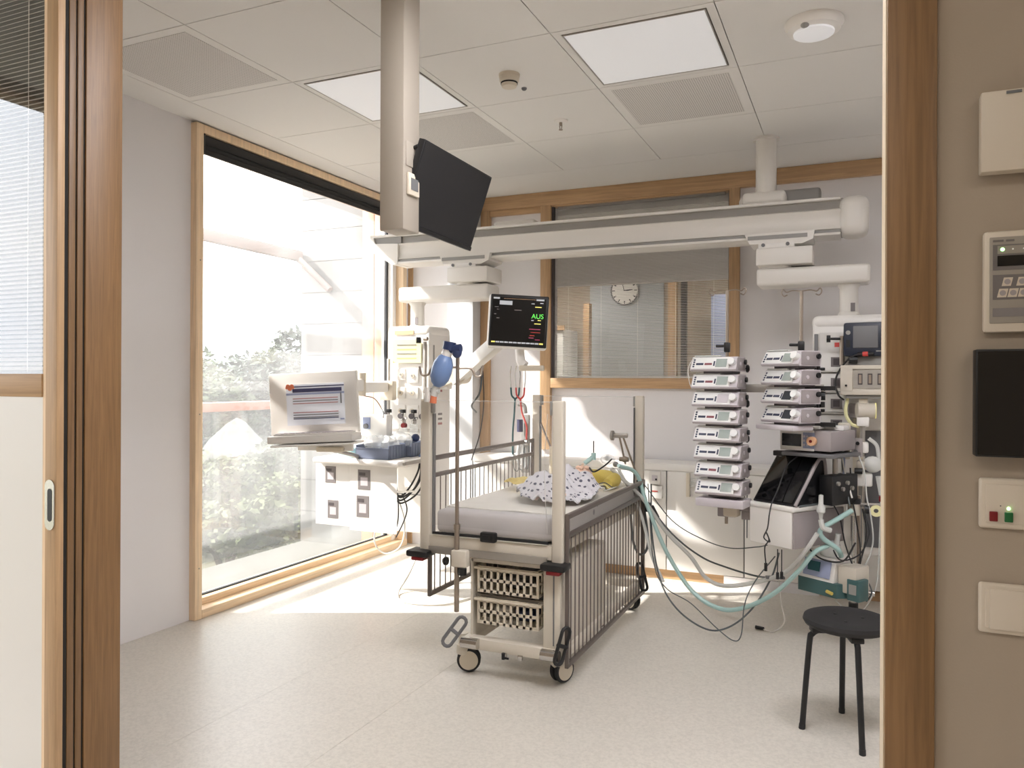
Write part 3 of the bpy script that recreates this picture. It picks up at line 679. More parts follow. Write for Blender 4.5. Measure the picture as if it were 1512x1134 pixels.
# worktable shelf
sh = thing('shelf_tray', (-2.95, 4.4, .84), 'white rounded shelf of the sunlit column, carrying the blue bins', 'shelf')
part('top', MB().box(-3.30, -2.63, 4.17, 4.72, .855, .892, .014, 3), 'plastic_white', sh)
part('edge_rail', MB().box(-2.632, -2.612, 4.22, 4.68, .862, .886, .004), 'brushed', sh)
part('bracket', MB().box(-3.12, -2.85, 4.60, 4.85, .80, .856, .008), 'plastic_white', sh)
# suction jars and regulators on the column
def jar(x, y, z, label):
    t = thing('vacuum_jar', (x, y, z), label, 'jar', 'suction jars above the shelf')
    part('jar_body', MB().lathe([(0, 0), (.026, 0), (.03, .01), (.03, .10), (.024, .11), (0, .11)], (x, y, z), 16), 'jar', t)
    part('regulator', MB().cyl((x, y, z+.11), (x, y, z+.135), .02, n=12).cyl((x, y-.03, z+.145), (x, y+.03, z+.145), .012, n=10).cyl((x-.03, y, z+.15), (x+.03, y, z+.15), .009, n=8), 'chrome', t)
    part('dial', MB().cyl((x, y-.03, z+.165), (x, y-.042, z+.165), .02, n=14), 'photo_dark', t)
    part('top_knob', MB().box(x-.016, x+.016, y-.015, y+.015, z+.185, z+.21, .003), 'black', t)
    part('stem', MB().cyl((x, y, z+.14), (x, y, z+.19), .006, n=8), 'chrome', t)
    return t
for x, y, l in [(-3.09, 4.77, 'leftmost suction jar with black-topped regulator above the blue bins'), (-2.97, 4.77, 'second suction jar with regulator, beside the red cap'), (-2.88, 4.77, 'third suction jar with regulator above the bins'), (-2.79, 4.76, 'rightmost suction jar, beside the bed post')]:
    jar(x, y, .985, l)
solo('red_cap', MB().cyl((-2.93, 4.735, 1.085), (-2.93, 4.70, 1.085), .017, n=12), 'dark_red', 'small dark red valve cap above the blue bins', 'cap')
part('jar_rail', MB().box(-3.13, -2.76, 4.808, 4.822, 1.03, 1.055, .002), 'brushed', hl)
# blue-grey bins
def bin_(x, y, w, d, h, label, rz=0, ribs=6):
    t = local(thing('storage_bin', (x, y, .892), label, 'bin', 'blue-grey storage bins', rz))
    b = MB()
    b.box(0, w, 0, d, 0, .006).box(0, w, 0, .005, 0, h*.75).box(0, w, d-.005, d, 0, h).box(0, .005, 0, d, 0, h*.95).box(w-.005, w, 0, d, 0, h*.95)
    part('tub', b, 'bin_blue', t)
    for k in range(ribs): part('rib', MB().box(w, w+.004, .02+k*d/ribs, .02+k*d/ribs+.012, .005, h*.9), 'bin_blue', t)
    part('rim', MB().box(-.003, w+.003, -.004, .004, h*.72, h*.78), 'bin_blue', t)
    return t
bin_(-2.98, 4.21, .245, .22, .095, 'front blue-grey storage bin on the white shelf', .05)
bin_(-2.935, 4.445, .225, .22, .095, 'rear blue-grey storage bin on the white shelf', .05)
def bag_(c, r, mt, label, name='plastic_bag', cat='bag', seed=1):
    m = MB(); m.sphere(c, r, 20); rnd = random.Random(seed)
    from mathutils import noise
    for v_ in m.bm.verts: v_.co += Vector((noise.noise(v_.co*30), noise.noise(v_.co*30+Vector((9, 0, 0))), noise.noise(v_.co*30+Vector((0, 9, 0)))))*.022
    return solo(name, m, mt, label, cat)
bag_((-2.90, 4.30, .995), (.075, .06, .045), 'clear_plastic', 'crumpled clear plastic pouch in the front bin, left one', seed=2)
bag_((-2.80, 4.33, .990), (.06, .06, .05), 'clear_plastic', 'crumpled clear plastic pouch in the front bin, right one', seed=3)
bag_((-2.83, 4.52, 1.0), (.08, .06, .05), 'clear_plastic', 'clear pouch standing in the rear bin', seed=4)
bag_((-3.07, 4.36, .94), (.05, .05, .045), 'tube_clear', 'milky pouch left of the front bin on the shelf', seed=5)
solo('teal_box', MB().box(-3.14, -3.02, 4.22, 4.30, .892, .955, .006), 'tube_teal', 'small pale teal box on the shelf left of the bins', 'box')
solo('navy_mask', MB().sphere((-2.765, 4.60, 1.01), (.03, .03, .028), 12), 'navy', 'dark blue rubber mask in the rear bin', 'mask')
solo('light_blue_mask', MB().lathe([(.012, .06), (.016, .04), (.04, .01), (.045, 0), (.036, .0)], (-2.66, 4.55, .892), 16), 'blue_bag', 'light blue breathing mask at the shelf edge near the bed post', 'mask')
t = thing('control_unit', (-3.02, 4.45, 1.1), 'white control unit with round blue dial behind the keyboard tray', 'medical device')
part('housing', MB().box(-3.11, -2.90, 4.45, 4.53, 1.02, 1.17, .012), 'plastic_white', t)
part('face', MB().box(-3.09, -3.03, 4.444, 4.45, 1.07, 1.15, .004), 'scr_blue', t)
part('dial', MB().cyl((-3.06, 4.445, 1.09), (-3.06, 4.43, 1.09), .018, n=14), 'mid_grey', t)
part('foot', MB().box(-3.08, -2.95, 4.47, 4.53, .892, 1.02), 'plastic_white', t)
# laminated instruction sheets hanging at the shelf
def sheet(x0, x1, z0, z1, y, label, pics):
    t = thing('laminated_sheet', ((x0+x1)/2, y, z0), label, 'sheet', 'instruction sheets hanging from the shelf')
    part('paper', MB().obox(((x0+x1)/2, y, (z0+z1)/2), (x1-x0, .003, z1-z0)), 'paper', t)
    for px, pz, w, h in pics:
        p = part('photo', MB().box(px-w/2, px+w/2, y-.0032, y-.0015, pz-h/2, pz+h/2), 'photo_grey', t)
        part('photo_detail', MB().box(px-w*.28, px+w*.3, y-.0042, y-.0032, pz-h*.3, pz+h*.12), 'plastic_lilac', p)
        part('photo_detail', MB().box(px-w*.4, px+w*.1, y-.0042, y-.0032, pz+h*.2, pz+h*.36), 'photo_dark', p)
    for k in range(2): part('caption', MB().box(x0+.03, x1-.04, y-.0025, y-.0015, z0+(z1-z0)*(.46-.03*k), z0+(z1-z0)*(.46-.03*k)+.004), 'scr_white', t)
    return t
sheet(-3.32, -3.045, .44, .855, 4.24, 'laminated instruction sheet with two grey photos, left of the pair', [(-3.20, .775, .085, .11), (-3.18, .545, .085, .12)])
sheet(-3.04, -2.68, .42, .855, 4.235, 'laminated instruction sheet with two darker photos, right of the pair', [(-2.93, .755, .095, .13), (-2.94, .58, .095, .14)])

# cables below the shelf
cc = thing('cable_bundle', (-2.86, 4.6, .5), 'black cables looping down beneath the white shelf', 'cables')
for k, (dx, dz) in enumerate([(0, 0), (.018, .02), (-.018, .03), (.03, -.02)]):
    part('cable', MB().tube([(-2.93+dx, 4.58, .86), (-2.96+dx, 4.58, .74+dz), (-2.94+dx, 4.58, .64+dz), (-2.86, 4.56, .58+dz), (-2.78+dx, 4.58, .64+dz), (-2.73+dx, 4.6, .74+dz), (-2.72+dx*.5, 4.6, .84)], .0065, 6), 'cable_black', cc)
part('cable', MB().tube([(-2.87, 4.6, .62), (-2.83, 4.6, .52), (-2.86, 4.6, .42), (-2.93, 4.62, .31)], .005, 6), 'cable_black', cc)
part('cable', MB().tube([(-2.92, 4.6, .70), (-2.90, 4.6, .55), (-2.91, 4.61, .42), (-2.95, 4.62, .33)], .005, 6), 'cable_black', cc)
part('tie', MB().obox((-2.84, 4.565, .64), (.19, .02, .012), Matrix.Rotation(-.1, 3, 'Y'), .003), 'plastic_white', cc)
cc = thing('white_cable', (-3.0, 4.6, .2), 'white cable looping down to the window sill below the column', 'cables')
part('cable', MB().tube([(-2.90, 4.58, .60), (-3.02, 4.55, .45), (-3.06, 4.55, .28), (-2.99, 4.58, .2), (-2.88, 4.6, .26), (-2.86, 4.62, .42), (-2.92, 4.62, .6)], .0055, 6), 'cable_white', cc)
part('cable', MB().tube([(-2.74, 4.7, .42), (-2.76, 4.66, .25), (-2.75, 4.5, .1), (-2.74, 4.35, .012), (-2.6, 4.2, .008), (-2.35, 4.25, .008), (-2.25, 4.5, .008)], .006, 6), 'cable_white', cc)

# workstation: white monitor, keyboard tray, arm
ws = local(thing('workstation_monitor', (-3.03, 3.84, 1.05), 'white-framed workstation monitor showing patient charts, in front of the window', 'monitor', None, .35))
Rr = Matrix.Rotation(-.05, 3, 'Y')
def wb(x0, x1, y0, y1, z0, z1, bev=0):
    c = Rr @ Vector(((x0+x1)/2, (y0+y1)/2, (z0+z1)/2)) + Vector((0, 0, .205))
    return MB().obox(c, (x1-x0, y1-y0, z1-z0), Rr, bev)
part('housing', wb(-.272, .272, 0, .045, -.195, .195, .006), 'plastic_white', ws)
sc = part('display', wb(-.165, .195, -.004, 0, -.125, .125), 'scr_white', ws)
part('menu_bar', wb(-.145, .195, -.006, -.004, .107, .114), 'scr_navy', sc)
part('menu_bar', wb(-.125, .18, -.006, -.004, .075, .098), 'scr_navy', sc)
part('task_bar', wb(-.165, .195, -.006, -.004, .06, .072), 'scr_blue', sc)
for z, mt in [(.035, 'scr_red'), (.02, 'mid_grey'), (.005, 'scr_red'), (-.05, 'scr_red'), (-.065, 'mid_grey'), (-.08, 'mid_grey'), (-.088, 'scr_navy')]:
    part('chart_line', wb(-.125, .155, -.006, -.004, z, z+.005), mt, sc)
part('side_panel', wb(.17, .178, -.006, -.004, 0, .07), 'mid_grey', sc)
part('status_icon', wb(.165, .19, -.006, -.004, -.10, -.09), 'scr_blue', sc)
stk = MB()
for dx, dz, r in [(-.012, .007, .013), (.012, .007, .013), (0, -.006, .015), (-.02, -.002, .008), (.02, -.002, .008)]:
    c = Rr @ Vector((-.14+dx, -.006, .108+dz)) + Vector((0, 0, .205)); stk.cyl(c, c+Vector((0, -.002, 0)), r, n=12)
part('gold_sticker', stk, 'orange', ws, label='small gold and orange sticker')
ka = thing('swing_bracket', (-3.05, 4.4, 1.2), 'white jointed arm holding the workstation monitor to the column', 'arm')
part('joint', MB().box(-3.15, -3.04, 4.74, 4.80, 1.26, 1.40, .01), 'plastic_cream', ka)
part('arm_link', MB().obox((-3.07, 4.5, 1.355), (.07, .48, .075), rotz(.15), .015), 'plastic_white', ka)
part('pivot', MB().cyl((-2.98, 4.27, 1.30), (-2.98, 4.27, 1.45), .03, n=14), 'plastic_cream', ka)
part('arm_link', MB().obox((-3.0, 4.10, 1.37), (.06, .34, .08), rotz(-.12), .012), 'plastic_white', ka)
part('thin_wire', MB().tube([(-2.98, 4.3, 1.3), (-2.93, 4.35, 1.28), (-2.9, 4.4, 1.2), (-2.92, 4.44, 1.15)], .003, 5), 'cable_black', ka)
kt = local(thing('keyboard_tray', (-2.97, 3.78, 1.0), 'white keyboard tray below the workstation monitor', 'tray', None, .30))
part('tray', MB().obox((0, 0, .055), (.52, .19, .045), Rr, .008), 'plastic_white', kt)
part('shelf_lip', MB().obox((.03, -.03, .022), (.50, .22, .010), Rr, .004), 'plastic_white', kt)
part('keyboard', MB().obox((-.0, .0, .082), (.46, .14, .012), Rr, .003), 'plastic_white', kt)
kb = MB()
for i in range(14):
    for j in range(4): kb.obox(Rr @ Vector((-.21+.032*i, -.05+.032*j, .0))+Vector((0, 0, .0895)), (.024, .024, .004), Rr)
part('keys', kb, 'plastic_lilac', kt, kind='stuff')
part('mouse_holder', MB().box(-.02, .15, .06, .16, -.035, -.005, .01), 'plastic_cream', kt)
part('support', MB().box(-.15, .2, .10, .13, -.03, .08, .005), 'plastic_white', kt)
part('support_tube', MB().tube([(.05, .10, -.02), (.10, .28, -.06), (.14, .46, -.105)], .014, 10), 'brushed', kt)

# patient monitor on its arm
pm = local(thing('patient_monitor', (-1.95, 4.49, 1.60), 'patient monitor with dark screen reading AUS in green, on a white arm', 'monitor', None, .38))
Rp = Matrix.Rotation(.055, 3, 'Y')
def pb(x0, x1, y0, y1, z0, z1, bev=0, seg=3):
    c = Rp @ Vector(((x0+x1)/2, (y0+y1)/2, (z0+z1)/2)) + Vector((0, 0, .175))
    return MB().obox(c, (x1-x0, y1-y0, z1-z0), Rp, bev, seg)
part('housing', pb(-.195, .185, 0, .06, -.172, .168, .018), 'plastic_white', pm)
part('bezel', pb(-.183, .183, -.006, .01, -.158, .168, .012), 'black', pm)
ps = part('display', pb(-.168, .168, -.008, -.006, -.14, .15), 'scr_black', pm)
part('header_bar', pb(-.165, -.125, -.0095, -.008, .138, .148), 'scr_text', ps)
part('header_bar', pb(-.10, .10, -.0095, -.008, .1415, .1435), 'orange_sign', ps)
part('header_bar', pb(.105, .155, -.0095, -.008, .137, .147), 'scr_text', ps)
part('notice_box', pb(-.125, -.045, -.0095, -.008, .103, .128), 'scr_text', ps)
for i in range(12): part('soft_key', pb(-.165+.0275*i, -.141+.0275*i, -.0095, -.008, -.137, -.128), 'scr_yellow' if i in (0, 11) else 'scr_text', ps)
for x, z, w, mt in [(.10, .095, .04, 'scr_yellow'), (.10, -.01, .04, 'scr_yellow'), (-.155, .085, .025, 'photo_grey'), (-.14, .07, .015, 'photo_grey'), (-.155, .04, .012, 'photo_grey'), (-.14, .015, .018, 'photo_grey'), (-.03, .07, .045, 'photo_grey'), (.075, .115, .02, 'scr_text'), (.13, .12, .02, 'scr_text'), (.08, .01, .015, 'scr_text'), (.12, .012, .02, 'scr_yellow'),
                    (.07, -.045, .07, 'scr_magenta'), (.08, -.065, .06, 'red'), (.075, -.085, .03, 'red'), (.11, -.11, .03, 'scr_magenta'), (.07, -.1, .03, 'scr_magenta')]:
    part('readout', pb(x, x+w, -.0095, -.008, z, z+.005), mt, ps)
text_mesh('AUS', .042, 'aus_green', pm, Rp @ Vector((.118, -.0092, .038))+Vector((0, 0, .175)), Rp @ RX)
pa = thing('monitor_support_arm', (-2.5, 4.8, 1.3), 'white angled support arm of the patient monitor, from the sunlit column', 'arm')
a0 = Vector((-2.78, 4.93, 1.37)); a1 = Vector((-2.55, 4.86, 1.44)); a2 = Vector((-2.10, 4.62, 1.70))
part('clamp', MB().obox((-2.74, 4.93, 1.39), (.13, .08, .10), None, .015), 'plastic_white', pa)
def beam_between(p, q, w, h, bev=.01):
    d = (q-p); x = d.normalized(); y = Vector((0, 0, 1)).cross(x).normalized(); z = x.cross(y)
    return MB().obox((p+q)/2, (d.length, w, h), Matrix((x, y, z)).transposed(), bev)
part('arm_link', beam_between(a0, a1, .07, .07), 'plastic_cream', pa)
part('arm_link', beam_between(a1+Vector((-.05, 0, -.03)), a2, .075, .095), 'metal_paint', pa)
part('elbow', MB().cyl(a1-Vector((0, .05, 0)), a1+Vector((0, .05, 0)), .06, n=16), 'plastic_cream', pa)
part('head_joint', MB().obox((-2.06, 4.60, 1.72), (.12, .08, .10), None, .01), 'plastic_white', pa)
part('handle', MB().box(-2.68, -2.56, 4.80, 4.83, 1.585, 1.61, .008), 'plastic_cream', pa)
part('drop_bracket', MB().tube([(-1.99, 4.60, 1.62), (-1.98, 4.60, 1.53), (-1.95, 4.60, 1.50)], .03, 10), 'plastic_white', pa)
part('hook_plate', MB().obox((-1.905, 4.60, 1.485), (.16, .05, .035), rotz(.3), .008), 'plastic_cream', pa)
# stethoscopes
def steth(x, y, mt, label, xe, zb):
    t = thing('stethoscope', (x, y, zb), label, 'stethoscope', 'stethoscopes hanging under the patient monitor')
    for s in (-1, 1):
        part('ear_tube', MB().tube([(x+s*.028, y, 1.50), (x+s*.036, y, 1.44), (x+s*.03, y, 1.36)], .0035, 6), 'chrome', t)
        part('yoke', MB().tube([(x+s*.03, y, 1.36), (x+s*.024, y, 1.31), (x, y, 1.285)], .006, 8), mt, t)
    part('tube', MB().tube([(x, y, 1.29), (x+(xe-x)*.3, y, 1.2), (xe, y, (zb+1.2)/2), (xe, y, zb)], .0062, 8), mt, t)
    part('chest_piece', MB().cyl((xe-.004, y, zb-.02), (xe+.014, y-.005, zb-.02), .02, n=16), 'chrome', t)
steth(-2.02, 4.60, 'teal_dark', 'dark green stethoscope hanging under the patient monitor', -2.035, .93)
steth(-1.975, 4.58, 'red', 'red stethoscope hanging under the patient monitor', -1.93, 1.03)

# ============================================================ THE COT
BX0, BX1, BY0, BY1 = -1.926, -1.236, 3.314, 4.75
bed = thing('hospital_cot', ((BX0+BX1)/2, (BY0+BY1)/2, 0), 'cream metal hospital cot on castors with barred side guards', 'cot')
PW = .027
for x, y in ((BX0, BY0), (BX1, BY0), (BX0, BY1), (BX1, BY1)):
    front = y == BY0
    p = part('corner_post', MB().box(x-PW, x+PW, y-PW*.8, y+PW*.8, .56 if front else .5, 1.312, .008, 3), 'bed_paint', bed)
    s_ = -1 if x > -1.5 else 1
    part('panel_clip', MB().box(x+s_*PW, x+s_*(PW+.014), y-.012, y+.012, 1.245, 1.31, .003), 'plastic_grey', p)
    part('guard_track', MB().box(x+s_*PW, x+s_*(PW+.006), y+(.006 if front else -.03), y+(.03 if front else -.006), .62, 1.24), 'mid_grey', p)
for y in (BY0, BY1):
    part('cross_bar', MB().box(BX0+PW, BX1-PW, y-.018, y+.018, .585, .652, .005), 'bed_paint', bed)
    part('plate_rail', MB().box(BX0+PW, BX1-PW-.02, y-.03 if y == BY0 else y+.02, y-.02 if y == BY0 else y+.03, .565, .60, .002), 'brushed', bed)
part('black_rail', MB().tube([(BX0+.05, BY0-.024, .665), (BX1-.04, BY0-.024, .665)], .007, 8, smooth=False), 'black', bed)
part('buckle', MB().box(-1.615, -1.535, BY0-.045, BY0-.012, .645, .692, .008).box(-1.60, -1.555, BY0-.052, BY0-.04, .655, .68, .003), 'black', bed)
part('bed_frame', MB().box(BX0+.01, BX0+.05, BY0, BY1, .60, .65, .004).box(BX1-.05, BX1-.01, BY0, BY1, .60, .65, .004).box(BX0+.05, BX1-.05, BY0, BY1, .625, .645), 'bed_paint', bed)
for y in (BY0, BY1):
    part('clear_end_panel', MB().box(BX0+PW+.01, BX1-PW-.01, y-.003, y+.003, .70, 1.305), 'crib_glass', bed)
    part('panel_edge', MB().box(BX0+PW+.01, BX1-PW-.01, y-.0035, y+.0035, 1.3045, 1.3075), 'clear_plastic', bed)
# side guards: the left one half raised, the right one lowered
def guard(x, zb, label):
    y0, y1 = (BY0+.0, BY1-.05) if x > -1.5 else (BY0+.06, BY1-.02)
    g = part('side_guard', MB().box(x-.009, x+.009, y0, y1, zb, zb+.022, .004).box(x-.009, x+.009, y0, y1, zb+.59, zb+.612, .004), 'guard_grey', bed, label)
    part('guard_rail', MB().box(x-.010, x+.010, y0, y1, zb+.675, zb+.70, .005), 'guard_grey', g)
    for yy in (y0+.008, y1-.008): part('guard_stile', MB().box(x-.009, x+.009, yy-.010, yy+.010, zb, zb+.70, .003), 'guard_grey', g)
    n = 24
    bar = MB().cyl((x, y0, zb+.02), (x, y0, zb+.595), .0032, n=8).mesh('guard_bar', 'guard_grey', ORG[bed.name])
    for k in range(1, n):
        o = bpy.data.objects.new('guard_bar', bar); C.objects.link(o); o.parent = g; o.location = (0, (y1-y0)*k/n, 0)
    return g
guard(BX1+.040, .10, 'lowered side guard reaching almost to the floor')
guard(BX0-.02, .325, 'half-raised side guard on the window side')
for y in (BY0+.08, BY1-.08):
    part('guard_slide', MB().cyl((BX1+.015, y, .20), (BX1+.015, y, .66), .008, n=10), 'steel', bed)
part('brace', MB().tube([(BX1-.02, 3.48, .45), (BX1-.02, 4.05, .08)], .009, 8, smooth=False), 'guard_grey', bed)
# corner bumpers
for x in (BX0-.01, BX1):
    p = part('corner_buffer', MB().box(x-.065, x+.055, BY0-.075, BY0+.02, .548, .58, .01), 'black', bed)
    part('release_button', MB().box(x-.035, x+.03, BY0-.072, BY0-.02, .532, .549, .004), 'dark_red', p)
# undercarriage column box with baskets
ux0, ux1 = -1.69, -1.19
part('column_box', MB().box(ux0, ux0+.012, 3.33, 4.0, .17, .548).box(ux0, -1.23, 3.33, 4.0, .536, .552), 'bed_paint', bed)
part('column_side', MB().box(-1.305, -1.222, 3.30, 4.0, .15, .55, .006), 'bed_paint', bed)
part('side_slot', MB().box(-1.255, -1.25, 3.295, 3.3005, .20, .52), 'mid_grey', bed)
for x in (ux0+.03, -1.325):
    part('telescopic_slide', MB().cyl((x, 3.42, .25), (x, 3.42, .53), .018, n=14), 'chrome', bed)
for yy in (3.36, 3.9): part('basket_rail', MB().box(ux0+.012, -1.285, yy, yy+.02, .364, .376), 'brushed', bed)
part('lower_frame', MB().box(ux0-.02, -1.225, 3.285, 3.345, .132, .185, .006), 'bed_paint', bed)
part('lower_frame', MB().box(-1.72, -1.68, 3.35, 4.70, .135, .18, .005).box(-1.24, -1.20, 3.35, 4.70, .135, .18, .005).box(-1.70, -1.2, 4.66, 4.71, .135, .18, .005), 'bed_paint', bed)
for x in (-1.705, -1.30): part('lever_clamp', MB().cyl((x-.0, 3.27, .165), (x+.085, 3.27, .165), .026, n=16), 'chrome', bed)
for x in (-1.49, -1.41): part('frame_bolt', MB().box(x-.012, x+.012, 3.275, 3.29, .118, .14, .003), 'chrome', bed)
part('small_valve', MB().cyl((-1.492, 3.275, .112), (-1.492, 3.275, .14), .009, n=8).cyl((-1.492, 3.275, .118), (-1.465, 3.275, .118), .005, n=8), 'black', bed)
def castor(x, y, a):
    c = part('castor', MB().cyl((x, y, .085), (x, y, .185), .024, n=18).lathe([(0, .13), (.03, .13), (.034, .12), (.034, .09), (.02, .075), (0, .075)], (x, y, 0), 18), 'bed_paint', bed)
    d = Vector((math.cos(a), math.sin(a), 0)); q = Vector((-d.y, d.x, 0))
    for s_ in (-1, 1):
        w0 = Vector((x, y, .058))+q*.028+d*s_*.016
        part('wheel', MB().lathe([(0, -.011), (.042, -.011), (.055, -.008), (.0575, 0), (.055, .008), (.042, .011), (0, .011)], w0, 32, (d*s_).to_track_quat('Z', 'Y').to_matrix()), 'rubber', c)
        part('wheel_cover', MB().lathe([(0, .0145), (.030, .0135), (.045, .011), (.045, .006), (0, .006)], w0, 32, (d*s_).to_track_quat('Z', 'Y').to_matrix()), 'plastic_cream', c)
castor(-1.735, 3.34, -1.15); castor(-1.265, 3.385, -.45); castor(-1.72, 4.66, .2); castor(-1.24, 4.66, 1.2)
def pedal(x, y, ax, a, ay=0):
    Rm = rotz(ax) @ Matrix.Rotation(a, 3, 'X') @ Matrix.Rotation(ay, 3, 'Y')
    pts = [Rm @ Vector((px, 0, pz))+Vector((x, y, .215)) for px, pz in stadium(.045, .165, 6)]
    b = MB().tube(pts, .0085, 8, 1, False, True)
    b.cyl(Rm @ Vector((-.028, 0, 0))+Vector((x, y, .215)), Rm @ Vector((.028, 0, 0))+Vector((x, y, .215)), .009)
    part('brake_pedal', b, 'mid_grey' if x < -1.5 else 'black', bed)
pedal(-1.735, 3.25, .25, 0, .62); pedal(-1.20, 3.27, 1.0, 0, .35); pedal(-1.19, 4.64, .9, -.4)
# wire baskets
def basket(z, label):
    x0, x1, y0, y1, h = -1.65, -1.345, 3.335, 3.88, .115
    t = thing('plastic_basket', ((x0+x1)/2, (y0+y1)/2, z), label, 'basket', 'cream plastic baskets under the cot')
    def grid_wall(b, p, q, nz_, nx):
        p = Vector(p); q = Vector(q); d = q-p; th = .006
        a = math.atan2(d.y, d.x)
        for i in range(nz_+1):
            zz = z+.006+(h-.008)*i/nz_; hh = .022 if i == nz_ else .014
            b.obox((p+q)/2+Vector((0, 0, zz-(p.z))), (d.length, th, hh), rotz(a), 0)
        for i in range(nx+1):
            b.obox(p+d*i/nx+Vector((0, 0, h/2+z-p.z)), (.012, th, h), rotz(a), 0)
    b = MB(); grid_wall(b, (x0, y0, z), (x1, y0, z), 2, 9)
    part('front_wall', b, 'plastic_cream', t)
    b = MB(); grid_wall(b, (x0, y0, z), (x0, y1, z), 2, 10); grid_wall(b, (x1, y0, z), (x1, y1, z), 2, 10); grid_wall(b, (x0, y1, z), (x1, y1, z), 2, 9)
    part('side_walls', b, 'plastic_cream', t)
    part('base', MB().box(x0, x1, y0, y1, z, z+.005), 'plastic_cream', t)
    part('rim', MB().box(x0-.022, x1+.022, y0-.012, y0+.004, z+h-.006, z+h+.006, .003).box(x0-.022, x0, y0, y1, z+h-.006, z+h+.004).box(x1, x1+.022, y0, y1, z+h-.006, z+h+.004), 'plastic_cream', t)
basket(.395, 'upper cream slotted plastic basket under the cot')
basket(.245, 'lower cream slotted plastic basket under the cot')
for k, (x, z, mt) in enumerate([(-1.56, .25, 'cable_white'), (-1.45, .25, 'navy'), (-1.50, .40, 'mid_grey')]):
    solo(['folded_cloth', 'folded_cloth', 'small_case'][k], MB().box(x-.05, x+.05, 3.42, 3.70, z, z+.06, .014, 3), mt, ['folded white cloth in the lower basket', 'folded dark blue cloth in the lower basket', 'grey case in the upper basket'][k], ['cloth', 'cloth', 'case'][k])

# mattress and bedding
mt_ = thing('mattress', (-1.58, 4.03, .655), 'pale grey-white cot mattress covered with a cream sheet', 'mattress')
part('core', MB().box(BX0+.035, BX1+.005, BY0+.03, BY1-.03, .657, .768, .022, 4), 'mattress', mt_)
part('side_border', MB().box(BX1+.004, BX1+.012, BY0+.05, BY1-.04, .690, .758, .003), 'side_cloth', mt_)
from mathutils import noise as NZ
def heightfield(x0, x1, y0, y1, nx, ny, f, thick, mask=None):
    bm = bmesh.new(); g = {}
    for i in range(nx+1):
        for j in range(ny+1):
            x = x0+(x1-x0)*i/nx; y = y0+(y1-y0)*j/ny
            if mask and not mask(x, y): continue
            g[i, j] = bm.verts.new((x, y, f(x, y)))
    for i in range(nx):
        for j in range(ny):
            q = [(i, j), (i+1, j), (i+1, j+1), (i, j+1)]
            if all(k in g for k in q): bm.faces.new([g[k] for k in q])
    r = bmesh.ops.extrude_face_region(bm, geom=bm.faces[:])
    for v_ in [e for e in r['geom'] if isinstance(e, bmesh.types.BMVert)]: v_.co.z += thick
    m = MB(); m.bm.free(); m.bm = bm; return m
solo('fitted_sheet', heightfield(BX0+.04, BX1, BY0+.12, BY1-.05, 40, 70, lambda x, y: .768+.006*max(0, NZ.noise(Vector((x*5, y*14, 3)))), .004), 'sheet', 'cream wrinkled sheet spread over the cot mattress', 'sheet')
def hump(x, y):
    def g(cx, cy, sx, sy, h): return h*math.exp(-((x-cx)/sx)**2-((y-cy)/sy)**2)
    h = max(g(-1.50, 3.80, .13, .14, .115), g(-1.43, 3.97, .14, .14, .112), g(-1.34, 3.98, .07, .12, .10))+.35*g(-1.42, 3.92, .2, .26, .09)
    h *= 1+.38*NZ.noise(Vector((x*13, y*9, 2)))
    h += .022*abs(NZ.noise(Vector((x*17, y*11, 0))))+.012*NZ.noise(Vector((x*34, y*24, 5)))
    return .782+max(0, h)
solo('star_blanket', heightfield(-1.66, -1.245, 3.60, 4.26, 70, 90, hump, .006, lambda x, y: ((x+1.45)/.215)**2+((y-3.89)/.30)**2 < 1+.15*NZ.noise(Vector((x*9, y*9, 1)))), 'star_cloth', 'white muslin blanket with small dark stars over the lying infant', 'blanket')
# nursing pillow, yellow, curved
b = MB(); b.tube([(-1.62, 4.44, .815), (-1.52, 4.56, .818), (-1.40, 4.56, .82), (-1.31, 4.45, .82), (-1.30, 4.28, .815)], [.03]+[.038]*3+[.042]*14+[.04]*4+[.034]*2+[.026], 14, 6)
solo('nursing_pillow', b, 'pillow_yellow', 'mustard yellow curved positioning pillow at the head end of the cot', 'pillow')
solo('yellow_cloth', heightfield(-1.83, -1.68, 4.02, 4.28, 16, 20, lambda x, y: .782+.03*abs(NZ.noise(Vector((x*18, y*14, 2))))+.035, .01), 'cloth_yellow', 'small pale yellow cloth beside the window-side guard', 'cloth')
